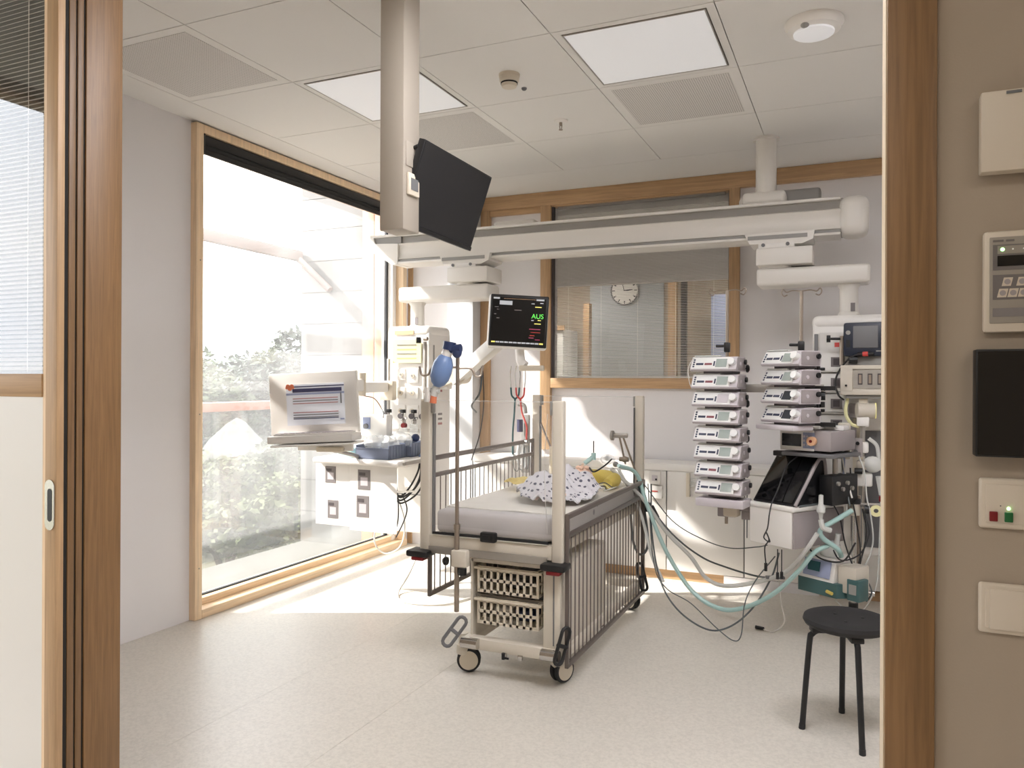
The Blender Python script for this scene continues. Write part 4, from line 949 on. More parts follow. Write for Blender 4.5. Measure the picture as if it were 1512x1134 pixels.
# the infant, lying on the back with the head towards the pillow
def infant():
    pts = [(-1.44, 3.92, .835), (-1.45, 4.05, .845), (-1.46, 4.16, .845), (-1.465, 4.225, .85),      # pelvis, chest, shoulders, neck
           (-1.52, 3.80, .825), (-1.50, 3.68, .80), (-1.38, 3.80, .825), (-1.36, 3.68, .80),        # knees, feet
           (-1.54, 4.13, .83), (-1.56, 4.02, .82), (-1.37, 4.13, .83), (-1.34, 4.03, .82)]
    ed = [(0, 1), (1, 2), (2, 3), (0, 4), (4, 5), (0, 6), (6, 7), (2, 8), (8, 9), (2, 10), (10, 11)]
    rad = [.055, .055, .045, .026, .026, .016, .026, .016, .02, .013, .02, .013]
    me = bpy.data.meshes.new('body'); me.from_pydata(pts, ed, []); ob = bpy.data.objects.new('body', me); C.objects.link(ob)
    md = ob.modifiers.new('s', 'SKIN')
    for i, r in enumerate(rad): me.skin_vertices[0].data[i].radius = (r, r)
    me.skin_vertices[0].data[0].use_root = True
    ob.modifiers.new('d', 'SUBSURF').levels = 2
    bpy.context.view_layer.update()
    ev = ob.evaluated_get(bpy.context.evaluated_depsgraph_get())
    m = MB(); m.bm.from_mesh(ev.to_mesh()); bpy.data.objects.remove(ob)
    # head: skull ellipsoid, face up and turned towards the window
    Hc = Vector((-1.46, 4.315, .850)); Rh = rotz(.15) @ Matrix.Rotation(-.2, 3, 'X')
    def H(p): return Rh @ Vector(p)+Hc
    k = bmesh.ops.create_uvsphere(m.bm, u_segments=24, v_segments=16, radius=1)
    for v_ in k['verts']:
        p = v_.co.copy(); w = 1-.18*max(0, -p.y)          # narrower at the jaw
        q = Vector((p.x*.052*w, p.y*.066, p.z*.060*(1-.12*max(0, -p.y))))
        if p.z > .6: q.z -= .004*(p.z-.6)*6*max(0, -p.y+.3)
        v_.co = H(q)
    def bump_(c, r): 
        k2 = bmesh.ops.create_uvsphere(m.bm, u_segments=12, v_segments=8, radius=1)
        for v_ in k2['verts']: v_.co = H((c[0]+v_.co.x*r[0], c[1]+v_.co.y*r[1], c[2]+v_.co.z*r[2]))
    bump_((0, -.014, .062), (.007, .010, .010)); bump_((0, -.022, .063), (.009, .006, .007))
    for s_ in (-1, 1):
        bump_((s_*.052, .0, .004), (.006, .012, .014)); bump_((s_*.024, -.024, .044), (.018, .018, .014))
        bump_((s_*.018, .004, .053), (.010, .006, .006))
    bump_((0, -.036, .054), (.011, .004, .005)); bump_((0, -.041, .053), (.009, .004, .005)); bump_((0, -.056, .04), (.014, .010, .012))
    return m, H
t = thing('person', (-1.46, 4.05, .775), 'infant lying on the back under the star blanket, head towards the yellow pillow', 'person')
m, H = infant()
part('body', m, 'skin', t)
e = MB()
for s_ in (-1, 1): e.obox(H((s_*.018, .004, .0595)), (.013, .0018, .0015), rotz(.15))
part('closed_eyes', e, 'photo_dark', t)
cap = MB(); cap.lathe([(0, .071), (.022, .067), (.042, .048), (.054, .018), (.055, .004), (.052, .004)], (0, 0, 0), 24, Matrix.Rotation(-PI/2+.25, 3, 'X'))
for v_ in cap.bm.verts: v_.co = H(v_.co)
part('bandage_cap', cap, 'bandage', t)
part('face_tape', MB().obox(H((0, -.034, .062)), (.05, .010, .002), rotz(.15), .0005), 'bandage', t)
# breathing tube set at the face
t = thing('breathing_connector', (-1.44, 4.32, .90), 'teal and clear breathing connector at the infant face with a thin black pin', 'tubing')
part('connector', MB().cyl((-1.445, 4.30, .925), (-1.40, 4.33, .965), .013, n=12).cyl((-1.40, 4.33, .945), (-1.40, 4.33, .985), .014, n=12), 'tube_teal', t)
part('black_pin', MB().cyl((-1.40, 4.33, .98), (-1.40, 4.33, 1.055), .0035, n=6), 'black', t)
part('clear_pouch', MB().sphere((-1.33, 4.38, .945), (.045, .035, .03), 14), 'clear_plastic', t)
part('dark_lead', MB().tube([(-1.42, 4.31, .90), (-1.37, 4.25, .885), (-1.32, 4.30, .92), (-1.30, 4.36, .95)], .005, 6), 'cable_black', t)
for k in range(4):
    part('loose_wire', MB().tube([(-1.42+.02*k, 4.20, .80), (-1.36, 4.14+.03*k, .808), (-1.30, 4.22, .80+.01*k), (-1.27, 4.12+.05*k, .80), (-1.25, 4.3, .80)], .003, 5), ['cable_white', 'cable_black', 'yellow_label', 'tube_grey'][k], t)
# infusion pole on the cot with hooks and the blue breathing bag
ip = thing('infusion_pole', (-1.735, 3.27, .305), 'beige steel infusion pole clamped to the foot end of the cot', 'infusion pole')
part('pole', MB().cyl((-1.735, 3.27, .305), (-1.735, 3.27, .72), .0125, n=14), 'steel', ip)
part('pole', MB().cyl((-1.735, 3.27, .70), (-1.735, 3.27, 1.52), .0095, n=14), 'steel', ip)
part('collar', MB().cyl((-1.735, 3.27, .695), (-1.735, 3.27, .72), .016, n=14), 'steel', ip)
part('hook', MB().tube([(-1.735, 3.27, 1.465), (-1.84, 3.23, 1.465), (-1.868, 3.22, 1.43), (-1.895, 3.21, 1.43), (-1.905, 3.205, 1.47)], .0055, 8), 'steel', ip)
part('hook', MB().tube([(-1.735, 3.27, 1.46), (-1.68, 3.30, 1.46), (-1.66, 3.31, 1.425), (-1.64, 3.33, 1.43), (-1.63, 3.33, 1.475)], .0055, 8), 'steel', ip)
cl = part('clamp', MB().box(-1.755, -1.675, 3.245, 3.295, .52, .60, .008), 'bed_paint', ip)
part('star_knob', MB().lathe([(0, 0), (.02, 0), (.022, .012), (.012, .022), (0, .022)], (-1.775, 3.25, .545), 8, Matrix.Rotation(-PI/2, 3, 'Y')).cyl((-1.70, 3.26, .485), (-1.70, 3.26, .515), .022, n=8), 'black', ip)
rs = thing('resuscitation_bag', (-1.80, 3.25, 1.28), 'blue silicone breathing bag with orange tip on top of the infusion pole', 'breathing bag')
Rb = Matrix.Rotation(.32, 3, 'Y')
part('bag', MB().lathe([(.016, -.085), (.034, -.07), (.046, -.045), (.050, -.01), (.047, .03), (.034, .06), (.018, .075), (0, .078)], (-1.80, 3.235, 1.455), 24, Rb), 'blue_bag', rs)
part('neck', MB().cyl((-1.778, 3.235, 1.52), (-1.765, 3.235, 1.555), .024, n=16), 'plastic_white', rs)
part('valve', MB().cyl((-1.765, 3.235, 1.548), (-1.757, 3.235, 1.585), .03, n=12).cyl((-1.755, 3.235, 1.55), (-1.70, 3.235, 1.555), .02, n=12).sphere((-1.72, 3.235, 1.535), (.025, .02, .028), 12), 'navy', rs)
part('clear_valve', MB().cyl((-1.83, 3.235, 1.375), (-1.845, 3.235, 1.33), .018, n=12).cyl((-1.86, 3.235, 1.355), (-1.815, 3.235, 1.35), .012, n=10), 'tube_clear', rs)
part('orange_tip', MB().cyl((-1.842, 3.235, 1.335), (-1.848, 3.235, 1.295), .014, .017, n=14), 'orange', rs)
part('white_valve', MB().cyl((-1.875, 3.235, 1.30), (-1.875, 3.235, 1.37), .018, n=12).cyl((-1.90, 3.235, 1.35), (-1.875, 3.235, 1.35), .008, n=8), 'plastic_white', rs)
cc = thing('probe_cables', (-1.7, 3.3, 1.0), 'thin grey leads hanging from the infusion pole hook', 'cables')
part('lead', MB().tube([(-1.635, 3.33, 1.47), (-1.66, 3.36, 1.35), (-1.75, 3.45, 1.28), (-1.80, 3.6, 1.24)], .005, 6), 'tube_grey', cc)
part('lead', MB().tube([(-1.632, 3.33, 1.475), (-1.63, 3.34, 1.3), (-1.65, 3.34, 1.15), (-1.69, 3.33, 1.02)], .0028, 5), 'cable_black', cc)
part('pull_cord', MB().tube([(-1.30, 3.335, 1.25), (-1.315, 3.335, 1.0), (-1.30, 3.335, .70)], .0016, 5), 'cable_white', cc)
# pieces at the rear left of the cot
t = thing('light_bracket', (-2.0, 4.70, .8), 'grey hinged handle with blue bottle behind the rear cot post', 'bracket')
part('plate', MB().box(-2.02, -1.965, 4.70, 4.73, .80, 1.18, .006), 'plastic_grey', t)
part('round_socket', MB().cyl((-1.99, 4.70, 1.0), (-1.99, 4.69, 1.0), .022, n=16), 'mid_grey', t)
part('blue_bottle', MB().cyl((-2.015, 4.67, 1.07), (-2.015, 4.67, 1.15), .02, n=12), 'scr_navy', t)
part('hinge', MB().tube([(-2.03, 4.68, 1.25), (-1.99, 4.68, 1.24), (-1.98, 4.68, 1.19)], .014, 8), 'plastic_grey', t)
t = thing('support_strap', (-1.85, 4.6, .85), 'grey folding strap hanging from the rear window-side cot post', 'strap')
part('strap', MB().tube([(-1.89, 4.72, 1.13), (-1.80, 4.66, .99), (-1.79, 4.655, .97)], .007, 6, smooth=False), 'guard_grey', t)
part('lower_strap', MB().box(-1.80, -1.78, 4.645, 4.66, .81, .985, .004), 'plastic_cream', t)
t = thing('monitoring_pad', (-1.9, 4.2, .8), 'clear tubing and white packs hung on the window-side cot guard', 'tubing')
for k in range(3): part('pack', MB().sphere((-1.965-.01*k, 4.55+.09*k, .93-.03*k), (.02, .04, .07), 12), 'clear_plastic', t)
for k in range(3): part('loop', MB().tube([(-1.96, 4.45+.08*k, 1.0), (-1.97, 4.47+.08*k, .86), (-1.96, 4.52+.08*k, .84), (-1.96, 4.55+.07*k, .98)], .003, 5), 'tube_grey', t)
# jointed tube holder on the right rear
th_ = thing('tube_holder', (-1.27, 4.62, .75), 'chrome jointed tube holder arm rising at the head end of the cot', 'holder')
part('rod', MB().cyl((-1.31, 4.55, 1.075), (-1.285, 4.60, .90), .006, n=8), 'steel', th_)
part('rod', MB().cyl((-1.29, 4.56, 1.07), (-1.20, 4.70, .72), .006, n=8), 'steel', th_)
part('joint', MB().obox((-1.305, 4.56, 1.075), (.09, .03, .028), rotz(.2), .008), 'brushed', th_)
part('wing_knob', MB().cyl((-1.36, 4.55, 1.075), (-1.345, 4.55, 1.075), .03, n=12), 'brushed', th_)
part('joint', MB().cyl((-1.315, 4.58, .93), (-1.26, 4.58, .93), .014, n=10).sphere((-1.285, 4.585, .93), .02, 10), 'steel', th_)
part('joint', MB().sphere((-1.335, 4.56, .90), .018, 10).sphere((-1.385, 4.55, .935), .016, 10), 'plastic_grey', th_)

# ============================================================ RIGHT SUPPLY COLUMN AND ITS EQUIPMENT
hr_ = supply_head(-.236, .30, 4.85, 5.2, .42, 1.79, 'pale medical supply column at the right, carrying the devices')
part('back_plate', MB().box(-.20, .29, 4.842, 4.851, .80, 1.69), 'plastic_white', hr_)
part('side_rail', MB().box(-.225, -.205, 4.80, 4.83, .85, 1.68, .003), 'mid_grey', hr_)
part('grey_door', MB().box(.045, .30, 4.835, 4.849, .47, 1.13, .003), 'grey_panel', hr_)
part('white_channel', MB().box(-.02, .035, 4.83, 4.851, .42, 1.2, .004), 'plastic_cream', hr_)
# four photo cards on small wire trays
for k in range(4):
    z = 1.47-.118*k
    t = thing('photo_card', (-.1, 4.76, z), 'white photo card on the right column, ' + ['topmost of four', 'second from the top', 'third from the top', 'lowest of four'][k], 'card', 'photo cards on the right column')
    part('card', MB().obox((-.115, 4.77, z+.05), (.17, .004, .098), None), 'paper', t)
    part('photo', MB().box(-.135, -.075, 4.765, 4.768, z+.02, z+.075), 'photo_grey', t)
    part('photo_detail', MB().box(-.122, -.088, 4.763, 4.765, z+.03, z+.068), 'photo_dark', t)
    part('tray', MB().box(-.21, -.02, 4.75, 4.80, z-.008, z-.003, .001), 'plastic_white', t)
    part('tray_clip', MB().box(-.205, -.165, 4.745, 4.80, z, z+.016, .004), 'black', t)
    part('side_wing', MB().box(-.045, .0, 4.75, 4.79, z-.03, z+.05, .006), 'plastic_shade', t)
t = thing('suction_pole', (.0, 4.7, 1.5), 'short steel pole with black star grip beside the small dark monitor', 'pole')
part('pole', MB().cyl((-.075, 4.70, 1.50), (-.075, 4.70, 1.66), .014, n=14), 'steel', t)
part('grip', MB().cyl((-.15, 4.68, 1.645), (-.085, 4.69, 1.645), .007, n=8).cyl((-.155, 4.68, 1.645), (-.135, 4.68, 1.645), .02, n=8), 'black', t)
part('red_label', MB().box(-.115, -.09, 4.71, 4.713, 1.60, 1.625), 'red', t)
# small dark monitor
t = local(thing('defibrillator_monitor', (.045, 4.63, 1.545), 'small dark navy monitor with grey screen at the top of the right column', 'monitor', None, -.12))
part('housing', MB().box(-.115, .155, 0, .12, 0, .185, .012), 'navy_case', t)
part('screen', MB().box(-.065, .06, -.004, .002, .045, .165, .004), 'mid_grey', t)
for k in range(5): part('key', MB().box(.075, .095, -.006, 0, .05+.022*k, .066+.022*k, .003), 'plastic_grey', t)
part('round_key', MB().cyl((-.09, 0, .13), (-.09, -.006, .13), .012, n=12), 'plastic_grey', t)
part('strip', MB().box(-.10, -.08, -.004, 0, .05, .09), 'black', t)
part('maker_bar', MB().box(.05, .10, -.003, 0, .024, .030), 'plastic_grey', t)
part('plug', MB().cyl((-.04, -.01, .01), (.04, -.01, .012), .012, n=10), 'black', t)
part('red_ring', MB().cyl((-.015, -.01, .011), (.012, -.01, .0115), .0135, n=10), 'red', t)
part('lead', MB().tube([(-.04, -.01, .01), (-.08, -.01, -.01), (-.13, 0, -.07), (-.155, 0, -.14), (-.14, 0, -.21), (-.11, .0, -.24)], .005, 6), 'cable_black', t)
part('bracket', MB().box(-.06, .12, .03, .12, -.05, .0, .004), 'plastic_grey', t)
part('bracket_knob', MB().cyl((-.085, .0, -.02), (-.045, .01, -.02), .02, n=8), 'black', t)
# module rack
t = local(thing('module_rack', (.045, 4.58, 1.335), 'beige module rack with four dark connector slots', 'medical device', None, -.05))
part('case', MB().box(-.125, .20, .01, .20, 0, .16, .006), 'device_beige', t)
part('recess', MB().box(-.062, .185, .004, .012, .035, .135), 'device_inner', t)
for k in range(4):
    p = part('slot', MB().box(-.04+.048*k, -.017+.048*k, .0, .005, .055, .115), 'photo_dark', t)
    part('contacts', MB().box(-.035+.048*k, -.022+.048*k, -.002, 0, .062, .108), 'steel', p)
part('frame_lip', MB().box(-.127, .20, .0, .012, .138, .16, .003), 'device_beige', t)
part('frame_lip', MB().box(-.127, .20, .0, .012, .0, .032, .003), 'device_beige', t)
part('side_face', MB().box(-.127, -.066, -.002, .01, .02, .145, .003), 'device_beige', t)
part('key_socket', MB().cyl((-.098, -.002, .05), (-.098, -.008, .05), .006, n=10), 'black', t)
part('base_tray', MB().box(-.10, .18, .02, .18, -.02, -.001, .003), 'plastic_grey', t)
# gas blender and valves below the rack
t = thing('gas_mixer', (.04, 4.62, 1.1), 'white gas mixing valve with pale yellow hose below the module rack', 'valve')
part('valve_body', MB().cyl((.0, 4.62, 1.25), (.09, 4.64, 1.25), .042, n=18), 'device_beige', t)
part('yellow_ring', MB().cyl((.088, 4.64, 1.25), (.096, 4.64, 1.25), .042, n=18), 'scr_yellow', t)
part('valve_neck', MB().box(.0, .062, 4.60, 4.66, 1.165, 1.215, .006), 'plastic_white', t)
part('mount', MB().box(.01, .055, 4.62, 4.70, 1.26, 1.315, .004), 'plastic_cream', t)
part('stem', MB().cyl((.03, 4.63, 1.0), (.03, 4.63, 1.17), .013, n=12), 'brushed', t)
part('flow_block', MB().box(.005, .06, 4.60, 4.655, 1.02, 1.08, .01), 'plastic_white', t)
part('hose', MB().tube([(-.045, 4.64, 1.315), (-.055, 4.63, 1.24), (-.03, 4.62, 1.18), (.01, 4.62, 1.16)], .009, 8), 'yellow_label', t)
part('clear_bowl', MB().sphere((.08, 4.62, .96), (.05, .035, .045), 14), 'tube_clear', t)
part('lower_joint', MB().box(.0, .06, 4.60, 4.66, .93, .98, .01), 'device_beige', t)
part('drip_cone', MB().cyl((.115, 4.60, .90), (.12, 4.60, .80), .022, .010, n=14), 'tube_clear', t)
part('red_clamp', MB().box(.11, .128, 4.59, 4.61, .765, .795, .003), 'dark_red', t)
part('drain_tube', MB().tube([(.12, 4.60, .77), (.115, 4.60, .60), (.11, 4.60, .42), (.09, 4.60, .28), (.02, 4.56, .17), (-.06, 4.52, .2), (-.10, 4.5, .24)], .0035, 6), 'tube_clear', t)
part('hose', MB().tube([(.06, 4.62, 1.1), (.10, 4.62, 1.06), (.11, 4.62, .98)], .010, 8), 'tube_clear', t)
t = thing('connector_block', (-.06, 4.52, .98), 'pale upright block with dark sockets and plugged cables', 'medical device')
part('block', MB().box(-.092, -.03, 4.52, 4.56, .99, 1.185, .008), 'device_beige', t)
for k in range(6): part('socket', MB().cyl((-.045 if k < 4 else -.07, 4.52, 1.155-.035*(k % 4)), (-.045 if k < 4 else -.07, 4.512, 1.155-.035*(k % 4)), .008, n=10), 'black', t)
for k, (x1, y1, z1) in enumerate([(-.28, 4.42, .93), (-.02, 4.42, .80), (-.03, 4.40, .76), (-.04, 4.42, .70)]):
    part('lead', MB().tube([(-.065, 4.51, 1.10-.02*k), (-.07, 4.48, 1.04-.02*k), ((-.07+x1)/2-.01, 4.46, (1.05+z1)/2), (x1, y1, z1)], .0045, 6), ['tube_grey', 'cable_white', 'tube_grey', 'cable_white'][k], t)
part('blue_lead', MB().tube([(-.06, 4.50, 1.0), (-.065, 4.45, .90), (-.10, 4.42, .83), (-.16, 4.4, .79)], .006, 6), 'scr_blue', t)
t = thing('adapter_box', (.0, 4.6, 1.0), 'grey-beige adapter box with dark dials behind the connector block', 'medical device')
part('case', MB().box(-.025, .03, 4.57, 4.64, 1.0, 1.10, .006), 'plastic_shade', t)
part('dial', MB().cyl((.005, 4.57, 1.075), (.005, 4.56, 1.075), .010, n=10), 'black', t)
part('dial', MB().cyl((-.005, 4.57, 1.03), (-.005, 4.56, 1.03), .012, n=10), 'mid_grey', t)
t = thing('wall_rail_clamp', (.02, 4.6, .8), 'white clamp on the crossbar with a black star knob', 'clamp')
part('clamp_block', MB().box(-.05, .08, 4.60, 4.68, .84, .91, .01), 'plastic_white', t)
part('star_knob', MB().cyl((-.01, 4.58, .925), (.03, 4.58, .925), .016, n=8), 'black', t)
part('strut', MB().box(.01, .03, 4.66, 4.70, .5, .84), 'plastic_grey', t)

# syringe pumps
def pump(parent_label, zidx, rz, loc, scr, keyred, group):
    t = local(thing('syringe_pump', loc, parent_label, 'syringe pump', group, rz))
    part('case', MB().prism([(0, 0), (.15, 0), (.155, .03), (.15, .078), (.03, .078), (-.012, .01)], -.125, .125, (0, 0, 0), Matrix(((0, 0, 1), (1, 0, 0), (0, 1, 0)))), 'plastic_lilac', t)
    # sloping face from (y=-.012,z=.01) to (y=.03,z=.078)
    F = Vector((0, .042, .068)).normalized(); N = Vector((0, -.068, .042)).normalized(); o = Vector((0, -.012, .01))
    def fb(x0, x1, a0, a1, h0, h1, b=0):
        Rm = Matrix((Vector((1, 0, 0)), F, N)).transposed()
        c = o+Vector(((x0+x1)/2, 0, 0))+F*((a0+a1)/2)+N*((h0+h1)/2)
        return MB().obox(c, (x1-x0, a1-a0, h1-h0), Rm, b)
    part('face', fb(-.12, .085, .004, .076, 0, .003, .001), 'knob_white', t)
    part('display', fb(.012, .072, .012, .064, .003, .005, .001), scr, t)
    part('key_bar', fb(-.095, -.055, .026, .038, .003, .005), 'key_blue', t)
    part('key_bar', fb(-.048, -.008, .026, .038, .003, .005), keyred, t)
    for q in (.012, .026, .040, .054):
        part('side_key', fb(-.113, -.103, q, q+.009, .003, .0045), 'key_blue', t)
    part('side_key', fb(0, .008, .02, .05, .003, .0045), 'key_blue', t)
    part('drive_cap', MB().cyl((.10, .012, .045), (.10, -.02, .055), .019, n=18), 'knob_white', t)
    part('syringe_bar', MB().box(-.11, .03, .02, .05, .078, .086, .003), 'tube_clear', t)
    part('case_side', MB().box(.125, .130, .01, .14, .006, .072, .002), 'plastic_shade', t)  # darker slab puts the shaded right side into the colour
    part('side_button', MB().cyl((.130, .05, .04), (.133, .05, .04), .010, n=12), 'plastic_lilac', t)
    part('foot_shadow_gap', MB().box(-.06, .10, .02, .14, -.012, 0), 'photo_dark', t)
    part('lock_knob', MB().cyl((.13, .125, .05), (.140, .125, .05), .014, n=10), 'black', t)
    return t
def star(parent, p):
    p = Vector(p); q = part('clamp_knob', MB().cyl(p, p+Vector((.055, 0, 0)), .004, n=8).lathe([(0, 0), (.02, .002), (.022, .012), (.012, .02), (0, .02)], p+Vector((.05, 0, 0)), 8, Matrix.Rotation(PI/2, 3, 'Y')), 'black', parent)
ords = ['topmost', 'second from the top', 'third from the top', 'fourth from the top', 'fifth from the top', 'sixth from the top', 'seventh from the top', 'lowest']
A1 = -.17; P1 = Vector((-.700, 4.22, 0))
for k in range(8):
    pump(ords[k]+' of the eight syringe pumps in the left tower', k, A1, (P1.x+.004*k, P1.y, 1.458-.0942*k), 'lcd' if k != 2 else 'plastic_lilac', 'key_red' if k in (0, 1, 3, 6) else 'key_blue', 'syringe pumps in the left tower')
A2 = -.66; P2 = Vector((-.36, 4.22, 0))
for k in range(4):
    pump(ords[k] if k < 3 else 'lowest' , k, A2, (P2.x, P2.y, 1.484-.0968*k), ['lcd', 'lcd', 'lcd_dark', 'lcd_dark'][k], 'key_blue', 'syringe pumps in the right tower')['label'] = (ords[k] if k < 3 else 'lowest')+' of the four syringe pumps in the right tower'
def pump_pole(x, y, z0, z1, label, hooks_rz):
    t = thing('pump_pole', (x, y, z0), label, 'infusion pole', 'poles of the pump towers')
    part('pole', MB().cyl((x, y, z0), (x, y, z1), .009, n=12), 'steel', t)
    h = MB(); R_ = rotz(hooks_rz)
    for s_ in (-1, 1):
        pts = [(0, 0, z1), (.045*s_, 0, z1+.004), (.075*s_, 0, z1-.003), (.092*s_, 0, z1+.012), (.10*s_, 0, z1-.005), (.088*s_, 0, z1-.024), (.070*s_, 0, z1-.018)]
        h.tube([tuple((R_ @ Vector((a, b, 0)))+Vector((x, y, c_))) for a, b, c_ in pts], .0032, 6)
    part('hooks', h, 'steel', t)
    part('grip_clamp', MB().box(x-.016, x+.016, y-.018, y+.018, 1.565, 1.62, .006).obox((x-.035, y-.01, 1.60), (.05, .014, .016), rotz(.3), .005), 'black', t)
    return t
p1 = pump_pole(-.655, 4.40, .62, 1.905, 'steel pole with hooks rising from the left pump tower', .0)
p2 = pump_pole(-.27, 4.385, 1.06, 1.885, 'steel pole with hooks rising from the right pump tower', .0)
for z in (1.475, 1.285, 1.095, .905): star(p1, (-.600, 4.36, z))
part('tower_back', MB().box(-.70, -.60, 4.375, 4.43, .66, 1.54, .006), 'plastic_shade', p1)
part('tower_base', MB().obox((-.655, 4.29, .756), (.26, .15, .044), rotz(A1), .006), 'plastic_lilac', p1)
part('tower_foot', MB().obox((-.62, 4.36, .705), (.08, .07, .07), rotz(A1), .01), 'plastic_cream', p1)
part('clamp_arm', MB().box(-.60, -.50, 4.36, 4.42, .70, .735, .004).box(-.57, -.51, 4.36, 4.42, .655, .70, .004), 'plastic_shade', p1)
part('power_cord', MB().cyl((-.545, 4.40, .55), (-.545, 4.40, .87), .003, n=6), 'tube_grey', p1)
part('tower_back', MB().box(-.30, -.245, 4.36, 4.43, 1.12, 1.57, .006), 'plastic_shade', p2)
part('tower_base', MB().obox((-.345, 4.27, 1.168), (.25, .15, .026), rotz(A2), .006), 'plastic_lilac', p2)
for z in (1.475, 1.275): star(p2, (-.245, 4.38, z))
for z in (1.36, 1.17): part('bracket', MB().box(-.25, -.10, 4.36, 4.40, z, z+.022), 'black', p2)
t = thing('cross_rail', (-.45, 4.44, 1.36), 'horizontal steel rail linking the two pump towers', 'rail')
part('rail', MB().box(-.62, -.16, 4.44, 4.455, 1.345, 1.39, .003), 'brushed', t)
part('rail_back', MB().box(-.20, -.17, 4.45, 4.84, 1.35, 1.385), 'brushed', t)
part('star_knob', MB().cyl((-.19, 4.38, 1.33), (-.15, 4.38, 1.33), .022, n=8).cyl((-.17, 4.38, 1.27), (-.17, 4.38, 1.30), .018, n=8), 'black', t)
cc = thing('infusion_line', (-.85, 4.2, 1.3), 'thin clear line looping at the left of the pump tower', 'tubing')
part('line', MB().tube([(-.80, 4.25, 1.54), (-.835, 4.24, 1.48), (-.83, 4.24, 1.40), (-.81, 4.25, 1.35)], .0022, 5), 'cable_white', cc)

# analyser on its shelf above the ventilator
t = local(thing('gas_analyser', (-.235, 4.33, 1.045), 'grey device with dark display and red-tipped round knob above the ventilator', 'medical device', None, -.45))
part('case', MB().box(-.15, .13, 0, .26, 0, .105, .006), 'plastic_shade', t)
part('front', MB().box(-.152, .04, -.006, 0, -.002, .107, .004), 'plastic_white', t)
part('display', MB().box(-.14, -.03, -.009, -.006, .02, .085), 'dark_screen', t)
part('keypad', MB().box(-.02, .045, -.009, -.006, .012, .095, .004), 'scr_blue', t)
for i in range(2):
    for j in range(3): part('key', MB().cyl((-.012+.018*i, -.009, .03+.022*j), (-.012+.018*i, -.012, .03+.022*j), .006, n=8), 'plastic_lilac', t)
part('round_knob', MB().cyl((.035, -.008, .052), (.035, -.03, .052), .024, n=18), 'orange_sign', t)
part('knob_tip', MB().cyl((.035, -.03, .052), (.035, -.034, .052), .008, n=10), 'dark_red', t)
part('shelf', MB().box(-.17, .16, -.03, .26, -.03, -.012, .004), 'mid_grey', t)
part('shelf_end', MB().box(-.175, -.13, -.04, .0, -.036, -.008, .005), 'black', t)
part('post_below', MB().cyl((.0, .1, -.12), (.0, .1, -.03), .014, n=12).cyl((.09, .12, -.12), (.09, .12, -.03), .014, n=12), 'brushed', t)
solo('gauze_pack', MB().obox((-.22, 4.40, 1.165), (.12, .09, .018), rotz(-.3), .007), 'cable_white', 'crumpled white pack lying on top of the grey device', 'pack')
solo('paper_box', MB().obox((-.11, 4.46, 1.162), (.13, .09, .022), rotz(-.3), .003), 'paper', 'flat white box lying beside the crumpled pack on the grey device', 'box')

# ventilator: white cabinet, tilted black screen, black flow module
vt = local(thing('ventilator', (-.303, 4.187, .50), 'ventilator with big tilted dark screen on a white cabinet', 'ventilator', None, -.57))
# local x to the left is negative; origin = lower near corner
part('cabinet', MB().box(-.262, .0, 0, .43, .05, .25, .006), 'plastic_white', vt)
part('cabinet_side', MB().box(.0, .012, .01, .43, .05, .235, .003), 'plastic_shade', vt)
part('cabinet_top', MB().box(-.268, .016, -.006, .436, .236, .266, .012, 3), 'plastic_white', vt)
YZ = Matrix(((0, 0, 1), (1, 0, 0), (0, 1, 0)))
part('screen_case', MB().prism([(.01, .272), (.02, .262), (.28, .262), (.275, .49), (.25, .51), (.21, .51)], -.245, .005, (0, 0, 0), YZ), 'black', vt)
d_ = Vector((0, .20, .238)).normalized(); n_ = Vector((0, -.238, .20)).normalized()
Rs = Matrix((Vector((1, 0, 0)), d_, n_)).transposed()
part('screen_glass', MB().obox(Vector((-.12, .11, .391))+n_*.003, (.232, .29, .004), Rs, .001), 'dark_screen', vt)
part('maker_mark', MB().obox(Vector((-.215, .197, .495))+n_*.0055, (.014, .004, .001), Rs), 'plastic_grey', vt)
part('side_frame', MB().tube([(.008, .02, .27), (.008, .10, .365), (.008, .20, .484), (.008, .235, .502), (.008, .265, .485), (.008, .278, .37), (.008, .28, .272)], .010, 8, 4), 'plastic_shade', vt)
part('flow_module', MB().box(.02, .10, .20, .42, .267, .42, .006), 'black', vt)
part('side_port', MB().cyl((.005, .14, .34), (.03, .14, .34), .022, n=14).cyl((.005, .15, .29), (.03, .15, .29), .017, n=14), 'black_soft', vt)
for k in range(4): part('gas_port', MB().cyl((.10, .24+.04*k, .38-.03*(k % 2)), (.112, .24+.04*k, .38-.03*(k % 2)), .011, n=12), 'brushed', vt)
part('handle_bar', MB().tube([(.02, .26, .275), (.04, .22, .275), (.05, .0, .275)], .006, 8), 'tube_grey', vt)
# loose lead over the screen
cc = thing('screen_lead', (-.42, 4.3, .6), 'thin dark lead lying over the ventilator screen, tangled in front', 'cable')
part('lead', MB().tube([(-.27, 4.40, 1.02), (-.335, 4.33, .96), (-.37, 4.25, .85), (-.395, 4.19, .785), (-.405, 4.16, .73), (-.412, 4.14, .66), (-.43, 4.14, .61), (-.40, 4.14, .59), (-.42, 4.14, .64), (-.405, 4.14, .60), (-.425, 4.14, .56), (-.42, 4.14, .48)], .0035, 6), 'cable_black', cc)
part('plug', MB().cyl((-.42, 4.14, .48), (-.42, 4.14, .44), .008, n=8), 'black', cc)
for k, (x, z) in enumerate([(-.37, .42), (-.35, .425)]):
    part('hanging_lead', MB().cyl((x, 4.22, z), (x, 4.22, .54), .003, n=6), 'cable_black', cc)
    part('plug', MB().cyl((x, 4.22, z-.035), (x, 4.22, z), .008, n=8), 'black', cc)

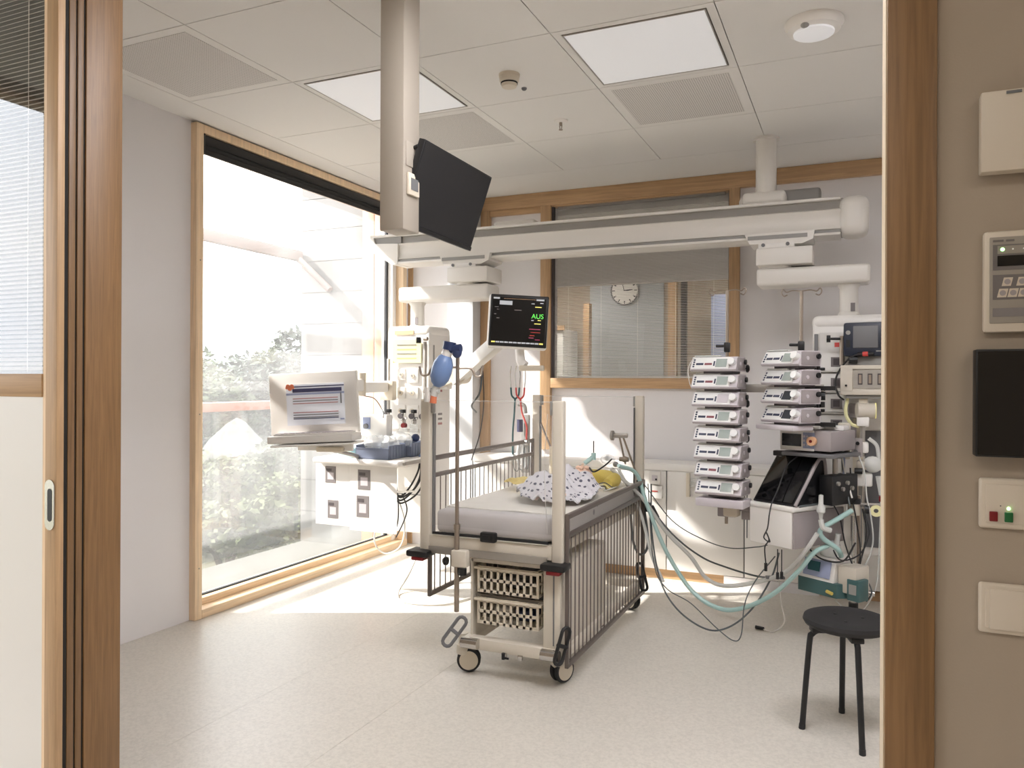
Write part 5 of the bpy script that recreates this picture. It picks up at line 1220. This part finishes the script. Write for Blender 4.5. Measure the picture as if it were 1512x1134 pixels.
# floor-reaching steel pole of the right column
sp = thing('equipment_pole', (-.012, 4.50, .18), 'stainless equipment pole right of the ventilator, ending above the stool', 'pole')
part('pole', MB().cyl((-.012, 4.50, .16), (-.012, 4.50, .74), .0155, n=16), 'chrome', sp)
part('thin_pole', MB().cyl((.012, 4.53, .24), (.012, 4.53, .80), .010, n=12), 'steel', sp)
part('top_clamp', MB().cyl((-.012, 4.50, .70), (-.012, 4.50, .76), .03, n=16), 'device_beige', sp)
part('black_ring', MB().cyl((-.012, 4.50, .76), (-.012, 4.50, .785), .034, n=16), 'black', sp)
part('foot_collar', MB().cyl((-.012, 4.50, .20), (-.012, 4.50, .235), .024, n=16), 'black', sp)
part('side_knob', MB().cyl((.04, 4.49, .735), (.062, 4.49, .735), .024, n=10), 'black', sp)
part('cross_tube', MB().cyl((.0, 4.51, .755), (.16, 4.54, .755), .010, n=10), 'brushed', sp)
part('ring_mount', MB().lathe([(.012, 0), (.03, 0), (.03, .018), (.012, .018)], (.095, 4.50, .73), 18, Matrix.Rotation(PI/2, 3, 'X')), 'yellow_label', sp)
part('lower_clamp', MB().cyl((.01, 4.47, .30), (.09, 4.47, .30), .014, n=12).cyl((.05, 4.47, .27), (.05, 4.47, .33), .012, n=10), 'chrome', sp)
# humidifier
hm = local(thing('humidifier', (-.135, 4.44, .285), 'white and teal breathing-gas humidifier hanging beside the steel pole', 'humidifier', None, -.57))
part('teal_base', MB().prism([(-.14, -.06), (.09, -.06), (.12, 0), (.12, .10), (-.14, .10)], 0, .075, (0, 0, 0)), 'teal_body', hm)
part('housing', MB().prism([(-.06, .075), (.10, .075), (.10, .20), (.035, .215), (-.035, .19)], -.135, .07, (0, 0, 0), YZ), 'plastic_white', hm)
part('panel', MB().obox((-.03, -.052, .135), (.16, .006, .09), Matrix.Rotation(-.22, 3, 'X'), .004), 'scr_blue', hm)
part('panel_display', MB().obox((-.045, -.057, .145), (.07, .004, .05), Matrix.Rotation(-.22, 3, 'X')), 'teal_dark', hm)
part('right_housing', MB().box(.075, .18, -.03, .09, .03, .17, .008), 'device_beige', hm)
part('teal_side', MB().box(.13, .20, -.035, .05, .0, .11, .006), 'teal_body', hm)
part('side_label', MB().box(.145, .185, -.038, -.035, .035, .085), 'plastic_grey', hm)
part('yellow_plug', MB().cyl((.04, -.07, .03), (.075, -.075, .025), .009, n=10), 'pillow_yellow', hm)
part('water_chamber', MB().lathe([(0, .2), (.05, .2), (.055, .215), (.05, .255), (.03, .275), (0, .28)], (0, .02, 0), 22), 'tube_clear', hm)
part('port', MB().cyl((-.02, .02, .27), (-.02, .02, .36), .014, n=12).cyl((.035, .02, .26), (.045, .02, .32), .014, n=12), 'tube_clear', hm)
part('port_cap', MB().cyl((-.06, .02, .29), (-.03, .02, .29), .013, n=12), 'cloth_yellow', hm)
part('sensor_lead', MB().tube([(.02, .0, .25), (.10, -.04, .20), (.18, .0, .24), (.20, .05, .34), (.16, .08, .44)], .004, 6), 'cable_black', hm)
part('sensor_lead', MB().tube([(-.09, .0, .33), (-.13, -.02, .30), (-.10, -.04, .24), (.0, -.06, .19), (.12, -.05, .2), (.17, -.02, .3)], .0045, 6), 'cable_black', hm)
# breathing circuit hoses on the ventilator side
bc = thing('breathing_hoses', (-.15, 4.35, .5), 'teal breathing hoses and clear filter at the ventilator side', 'tubing')
part('teal_hose', MB().tube([(-.02, 4.42, .735), (-.09, 4.38, .69), (-.165, 4.30, .645), (-.155, 4.30, .60), (-.09, 4.34, .545), (-.07, 4.38, .50)], .013, 10), 'tube_teal', bc)
part('filter', MB().lathe([(.008, 0), (.012, .03), (.022, .04), (.022, .065), (.012, .08), (.012, .125), (0, .13)], (-.165, 4.27, .70), 16), 'tube_clear', bc)
part('filter_hose', MB().tube([(-.165, 4.27, .70), (-.155, 4.27, .66), (-.12, 4.29, .645)], .014, 8), 'tube_clear', bc)
part('orange_tube', MB().tube([(-.14, 4.43, .80), (-.12, 4.42, .835), (-.07, 4.44, .84), (-.04, 4.46, .845)], .006, 6), 'tube_orange', bc)
for k, pts in enumerate([[(-.03, 4.48, .95), (-.02, 4.46, .80), (.0, 4.46, .68), (.02, 4.46, .5), (-.02, 4.46, .34)], [(.01, 4.48, 1.02), (.04, 4.48, .92), (.05, 4.48, .80), (.07, 4.48, .70), (.08, 4.48, .56), (.04, 4.48, .44), (-.02, 4.48, .42)], [(-.13, 4.38, .80), (-.08, 4.40, .70), (-.05, 4.42, .55), (.0, 4.44, .42), (.03, 4.46, .5), (.05, 4.47, .62), (.03, 4.47, .74)], [(.02, 4.46, .42), (.06, 4.44, .36), (.075, 4.44, .31), (.05, 4.45, .26)]]):
    part('lead', MB().tube(pts, .004, 6), ['cable_black', 'tube_clear', 'cable_black', 'tube_grey'][k], bc)

# long hoses from the cot to the ventilator, sagging to the floor
hs = thing('patient_hoses', (-.9, 4.5, .0), 'long sagging breathing hoses and leads between cot and ventilator', 'tubing')
def hz(pts, r, mt, nm='hose'): part(nm, MB().tube(pts, r, 8, 8), mt, hs)
H0 = (-1.32, 4.45, .89)
hz([(-1.30, 4.50, .90), (-1.22, 4.62, .84), (-1.15, 4.60, .66), (-1.02, 4.55, .40), (-.86, 4.50, .20), (-.70, 4.46, .13), (-.56, 4.43, .16), (-.40, 4.38, .27), (-.27, 4.32, .42), (-.20, 4.30, .52), (-.13, 4.33, .56)], .0125, 'tube_teal', 'teal_hose')
hz([(-1.33, 4.45, .885), (-1.18, 4.60, .70), (-1.05, 4.66, .50), (-.90, 4.66, .36), (-.80, 4.60, .26), (-.68, 4.54, .24), (-.50, 4.46, .30), (-.34, 4.34, .40), (-.24, 4.27, .53), (-.18, 4.26, .63)], .012, 'tube_clear', 'clear_hose')
hz([(-1.20, 4.62, .72), (-1.02, 4.7, .48), (-.85, 4.7, .36), (-.70, 4.66, .32), (-.50, 4.55, .31), (-.36, 4.45, .34)], .0055, 'tube_grey', 'lead')
hz([(-1.14, 4.66, .78), (-1.12, 4.60, .50), (-1.05, 4.52, .24), (-.93, 4.44, .10), (-.76, 4.38, .03), (-.64, 4.40, .05), (-.52, 4.42, .16), (-.42, 4.42, .34), (-.38, 4.42, .48)], .005, 'tube_grey', 'lead')
hz([(-1.16, 4.66, .78), (-1.10, 4.56, .34), (-1.02, 4.52, .20), (-.86, 4.46, .14), (-.70, 4.36, .05), (-.60, 4.30, .012), (-.56, 4.30, .05), (-.55, 4.36, .2), (-.50, 4.40, .32), (-.40, 4.42, .46)], .0032, 'tube_grey', 'lead')
hz([(-1.18, 4.64, .78), (-1.02, 4.7, .56), (-.84, 4.75, .45), (-.68, 4.72, .42), (-.52, 4.62, .46), (-.45, 4.5, .50)], .0032, 'tube_grey', 'lead')
hz([(-1.30, 4.50, .88), (-1.20, 4.62, .62), (-1.12, 4.60, .36), (-1.04, 4.56, .22)], .010, 'tube_clear', 'clear_hose')
hz([(-1.22, 4.64, .80), (-1.19, 4.70, .60), (-1.17, 4.70, .40), (-1.21, 4.68, .34), (-1.25, 4.66, .42), (-1.27, 4.66, .62)], .008, 'tube_grey', 'hose')
hz([(-.38, 4.42, .33), (-.37, 4.45, .20), (-.36, 4.52, .08), (-.42, 4.56, .008), (-.49, 4.59, .008)], .0035, 'cable_white', 'lead')
part('floor_plug', MB().cyl((-.52, 4.60, .010), (-.475, 4.585, .010), .010, n=10), 'black', hs)
part('line_clamps', MB().obox((-.40, 4.42, .345), (.10, .03, .014), rotz(.3), .004), 'mid_grey', hs)
part('hose_gather', MB().box(-1.235, -1.20, 4.70, 4.735, .74, .80, .01), 'plastic_grey', hs)
t = thing('pole_clamp', (-1.17, 4.72, .6), 'black clamp with lever at the rear cot post', 'clamp')
part('clamp_body', MB().box(-1.20, -1.165, 4.70, 4.75, .60, .655, .006), 'black', t)
part('lever', MB().obox((-1.135, 4.71, .60), (.035, .025, .085), Matrix.Rotation(-.5, 3, 'Y'), .006), 'black', t)

# socket box and small rack on the rear cladding
t = thing('outlet_box', (-1.30, 5.44, .58), 'white wall outlet unit with a red line, behind the rear cot post', 'outlet')
part('upper_box', MB().box(-1.345, -1.265, 5.435, 5.468, .675, .765, .006), 'plastic_white', t)
part('socket', MB().box(-1.325, -1.285, 5.431, 5.435, .70, .74, .003), 'plastic_lilac', t)
part('socket_hole', MB().box(-1.30, -1.288, 5.429, 5.431, .705, .718), 'black', t)
part('lower_box', MB().box(-1.35, -1.25, 5.425, 5.468, .575, .665, .006), 'plastic_white', t)
part('red_line', MB().box(-1.33, -1.28, 5.422, 5.425, .625, .632), 'red', t)
t = thing('wire_rack', (-1.0, 5.4, .62), 'small clear rack of tubing hooks on the white cladding, left of the pump tower', 'rack')
part('back_plate', MB().box(-1.085, -1.06, 5.44, 5.467, .60, .765, .002), 'plastic_cream', t)
for k in range(5): part('hook', MB().tube([(-1.06, 5.45, .72-.012*k), (-.98, 5.42, .74-.012*k), (-.90, 5.42, .73-.01*k), (-.84, 5.42, .755-.01*k)], .0035, 5), 'tube_clear', t)

# ============================================================ STOOL
st = thing('stool', (-.03, 3.40, 0), 'black round three-legged stool in front of the right door jamb', 'stool')
part('seat', MB().lathe([(0, .452), (.10, .455), (.150, .458), (.166, .452), (.170, .438), (.162, .424), (.145, .416), (0, .414)], (-.03, 3.41, 0), 48), 'black_soft', st)
for k, (fx, fy) in enumerate([(-.215, 3.345), (-.055, 3.60), (.03, 3.19)]):
    d = Vector((fx+.03, fy-3.41, 0)).normalized(); c = Vector((-.03, 3.41, 0))
    part('leg', MB().tube([c+d*.05+Vector((0, 0, .408)), c+d*.10+Vector((0, 0, .405)), c+d*.138+Vector((0, 0, .385)), c+d*.150+Vector((0, 0, .34)), Vector((fx, fy, .012))-d*.02, Vector((fx, fy, .006))-d*.018], .0115, 12, 6), 'black', st)
    part('leg_mount', MB().obox(c+d*.10+Vector((0, 0, .405)), (.09, .05, .022), rotz(math.atan2(d.y, d.x)), .005), 'black', st)
    part('foot_cap', MB().cyl(Vector((fx, fy, .0))-d*.018, Vector((fx, fy, .02))-d*.02, .0125, n=12), 'rubber', st)
for k in range(3):
    a = 2.1*k+.4; part('dimple', MB().cyl((-.03+.06*math.cos(a), 3.41+.06*math.sin(a), .4535), (-.03+.06*math.cos(a), 3.41+.06*math.sin(a), .4560), .007, n=10), 'black', st)

# ============================================================ DEVICES ON THE CORRIDOR WALL
WF = DY0+.006
t = thing('wall_panel_box', (.25, WF, 1.7), 'flat grey-beige blank box, topmost on the corridor wall', 'wall box')
part('cover', MB().box(.172, .36, WF-.030, WF-.004, 1.722, 1.845, .003), 'switch_white', t)
part('back_plate', MB().box(.182, .35, WF-.004, WF, 1.73, 1.838), 'plastic_grey', t)
part('notch', MB().box(.205, .225, WF-.0315, WF-.0295, 1.838, 1.842), 'mid_grey', t)
t = thing('intercom_panel', (.25, WF, 1.48), 'grey alarm panel with green light and keypad on the corridor wall', 'alarm panel')
part('housing', MB().box(.178, .33, WF-.016, WF, 1.478, 1.634, .005), 'switch_white', t)
fp = part('face', MB().box(.186, .33, WF-.018, WF-.0155, 1.492, 1.624, .002), 'intercom_grey', t)
part('maker_bar', MB().box(.190, .204, WF-.0188, WF-.0178, 1.6165, 1.6195), 'intercom_dark', fp)
part('maker_bar', MB().box(.207, .218, WF-.0188, WF-.0178, 1.6165, 1.6195), 'intercom_dark', fp)
part('upper_field', MB().box(.190, .33, WF-.0188, WF-.0178, 1.573, 1.612), 'intercom_dark', fp)
part('indicator_strip', MB().box(.196, .33, WF-.0194, WF-.0186, 1.598, 1.610), 'intercom_grey', fp)
part('display', MB().box(.196, .33, WF-.0196, WF-.0186, 1.579, 1.595), 'dark_screen', fp)
part('green_lamp', MB().sphere((.2025, WF-.019, 1.6045), (.0028, .002, .0028), 10), 'led_green', fp)
for x in (.216, .230): part('lamp', MB().sphere((x, WF-.019, 1.6045), (.0015, .001, .0015), 8), 'knob_white', fp)
part('key_field', MB().box(.190, .33, WF-.0188, WF-.0178, 1.528, 1.566), 'intercom_dark', fp)
for i, (x, z) in enumerate([(.209, 1.555), (.228, 1.555), (.203, 1.538), (.2165, 1.538), (.230, 1.538), (.2435, 1.538), (.247, 1.555)]):
    k_ = part('key', MB().prism([(-.0075, -.0065), (.0045, -.0065), (.0075, .0065), (-.0045, .0065)], .0186, .0196, (x, WF, z), RX), 'switch_white', fp)
    part('key_dot', MB().cyl((x, WF-.0196, z), (x, WF-.0204, z), .0042, n=14), 'plastic_shade', fp)
part('lower_strip', MB().box(.190, .33, WF-.0188, WF-.0178, 1.502, 1.515), 'photo_grey', fp)
t = thing('touch_panel', (.25, WF, 1.28), 'black glossy touch panel, biggest device on the corridor wall', 'touch panel')
part('housing', MB().box(.166, .37, WF-.032, WF, 1.288, 1.452, .002), 'black', t)
part('glass', MB().box(.169, .367, WF-.0335, WF-.0318, 1.291, 1.449), 'dark_screen', t)
def plate(z0, z1, label, nm, cat):
    t = thing(nm, (.25, WF, z0), label, cat)
    part('frame', MB().box(.174, .30, WF-.010, WF, z0, z1, .005, 3), 'switch_white', t)
    part('inset', MB().box(.183, .29, WF-.0118, WF-.009, z0+.009, z1-.009, .001), 'switch_white', t)
    return t
t = plate(1.176, 1.254, 'white switch plate with red and green square buttons under a green lamp', 'signal_switch', 'switch')
part('red_button', MB().box(.1875, .1985, WF-.016, WF-.011, 1.188, 1.203, .001), 'dark_red', t)
part('green_button', MB().box(.2075, .2185, WF-.016, WF-.011, 1.188, 1.203, .001), 'green_key', t)
part('green_lamp', MB().sphere((.213, WF-.012, 1.2085), (.0025, .002, .0025), 10), 'led_green', t)
part('tiny_lamp', MB().sphere((.2025, WF-.012, 1.212), (.001, .001, .001), 6), 'photo_dark', t)
t = plate(1.014, 1.092, 'blank white rocker switch, lowest on the corridor wall', 'rocker_switch', 'switch')
part('rocker', MB().box(.188, .285, WF-.015, WF-.0115, 1.022, 1.084, .003), 'switch_white', t)
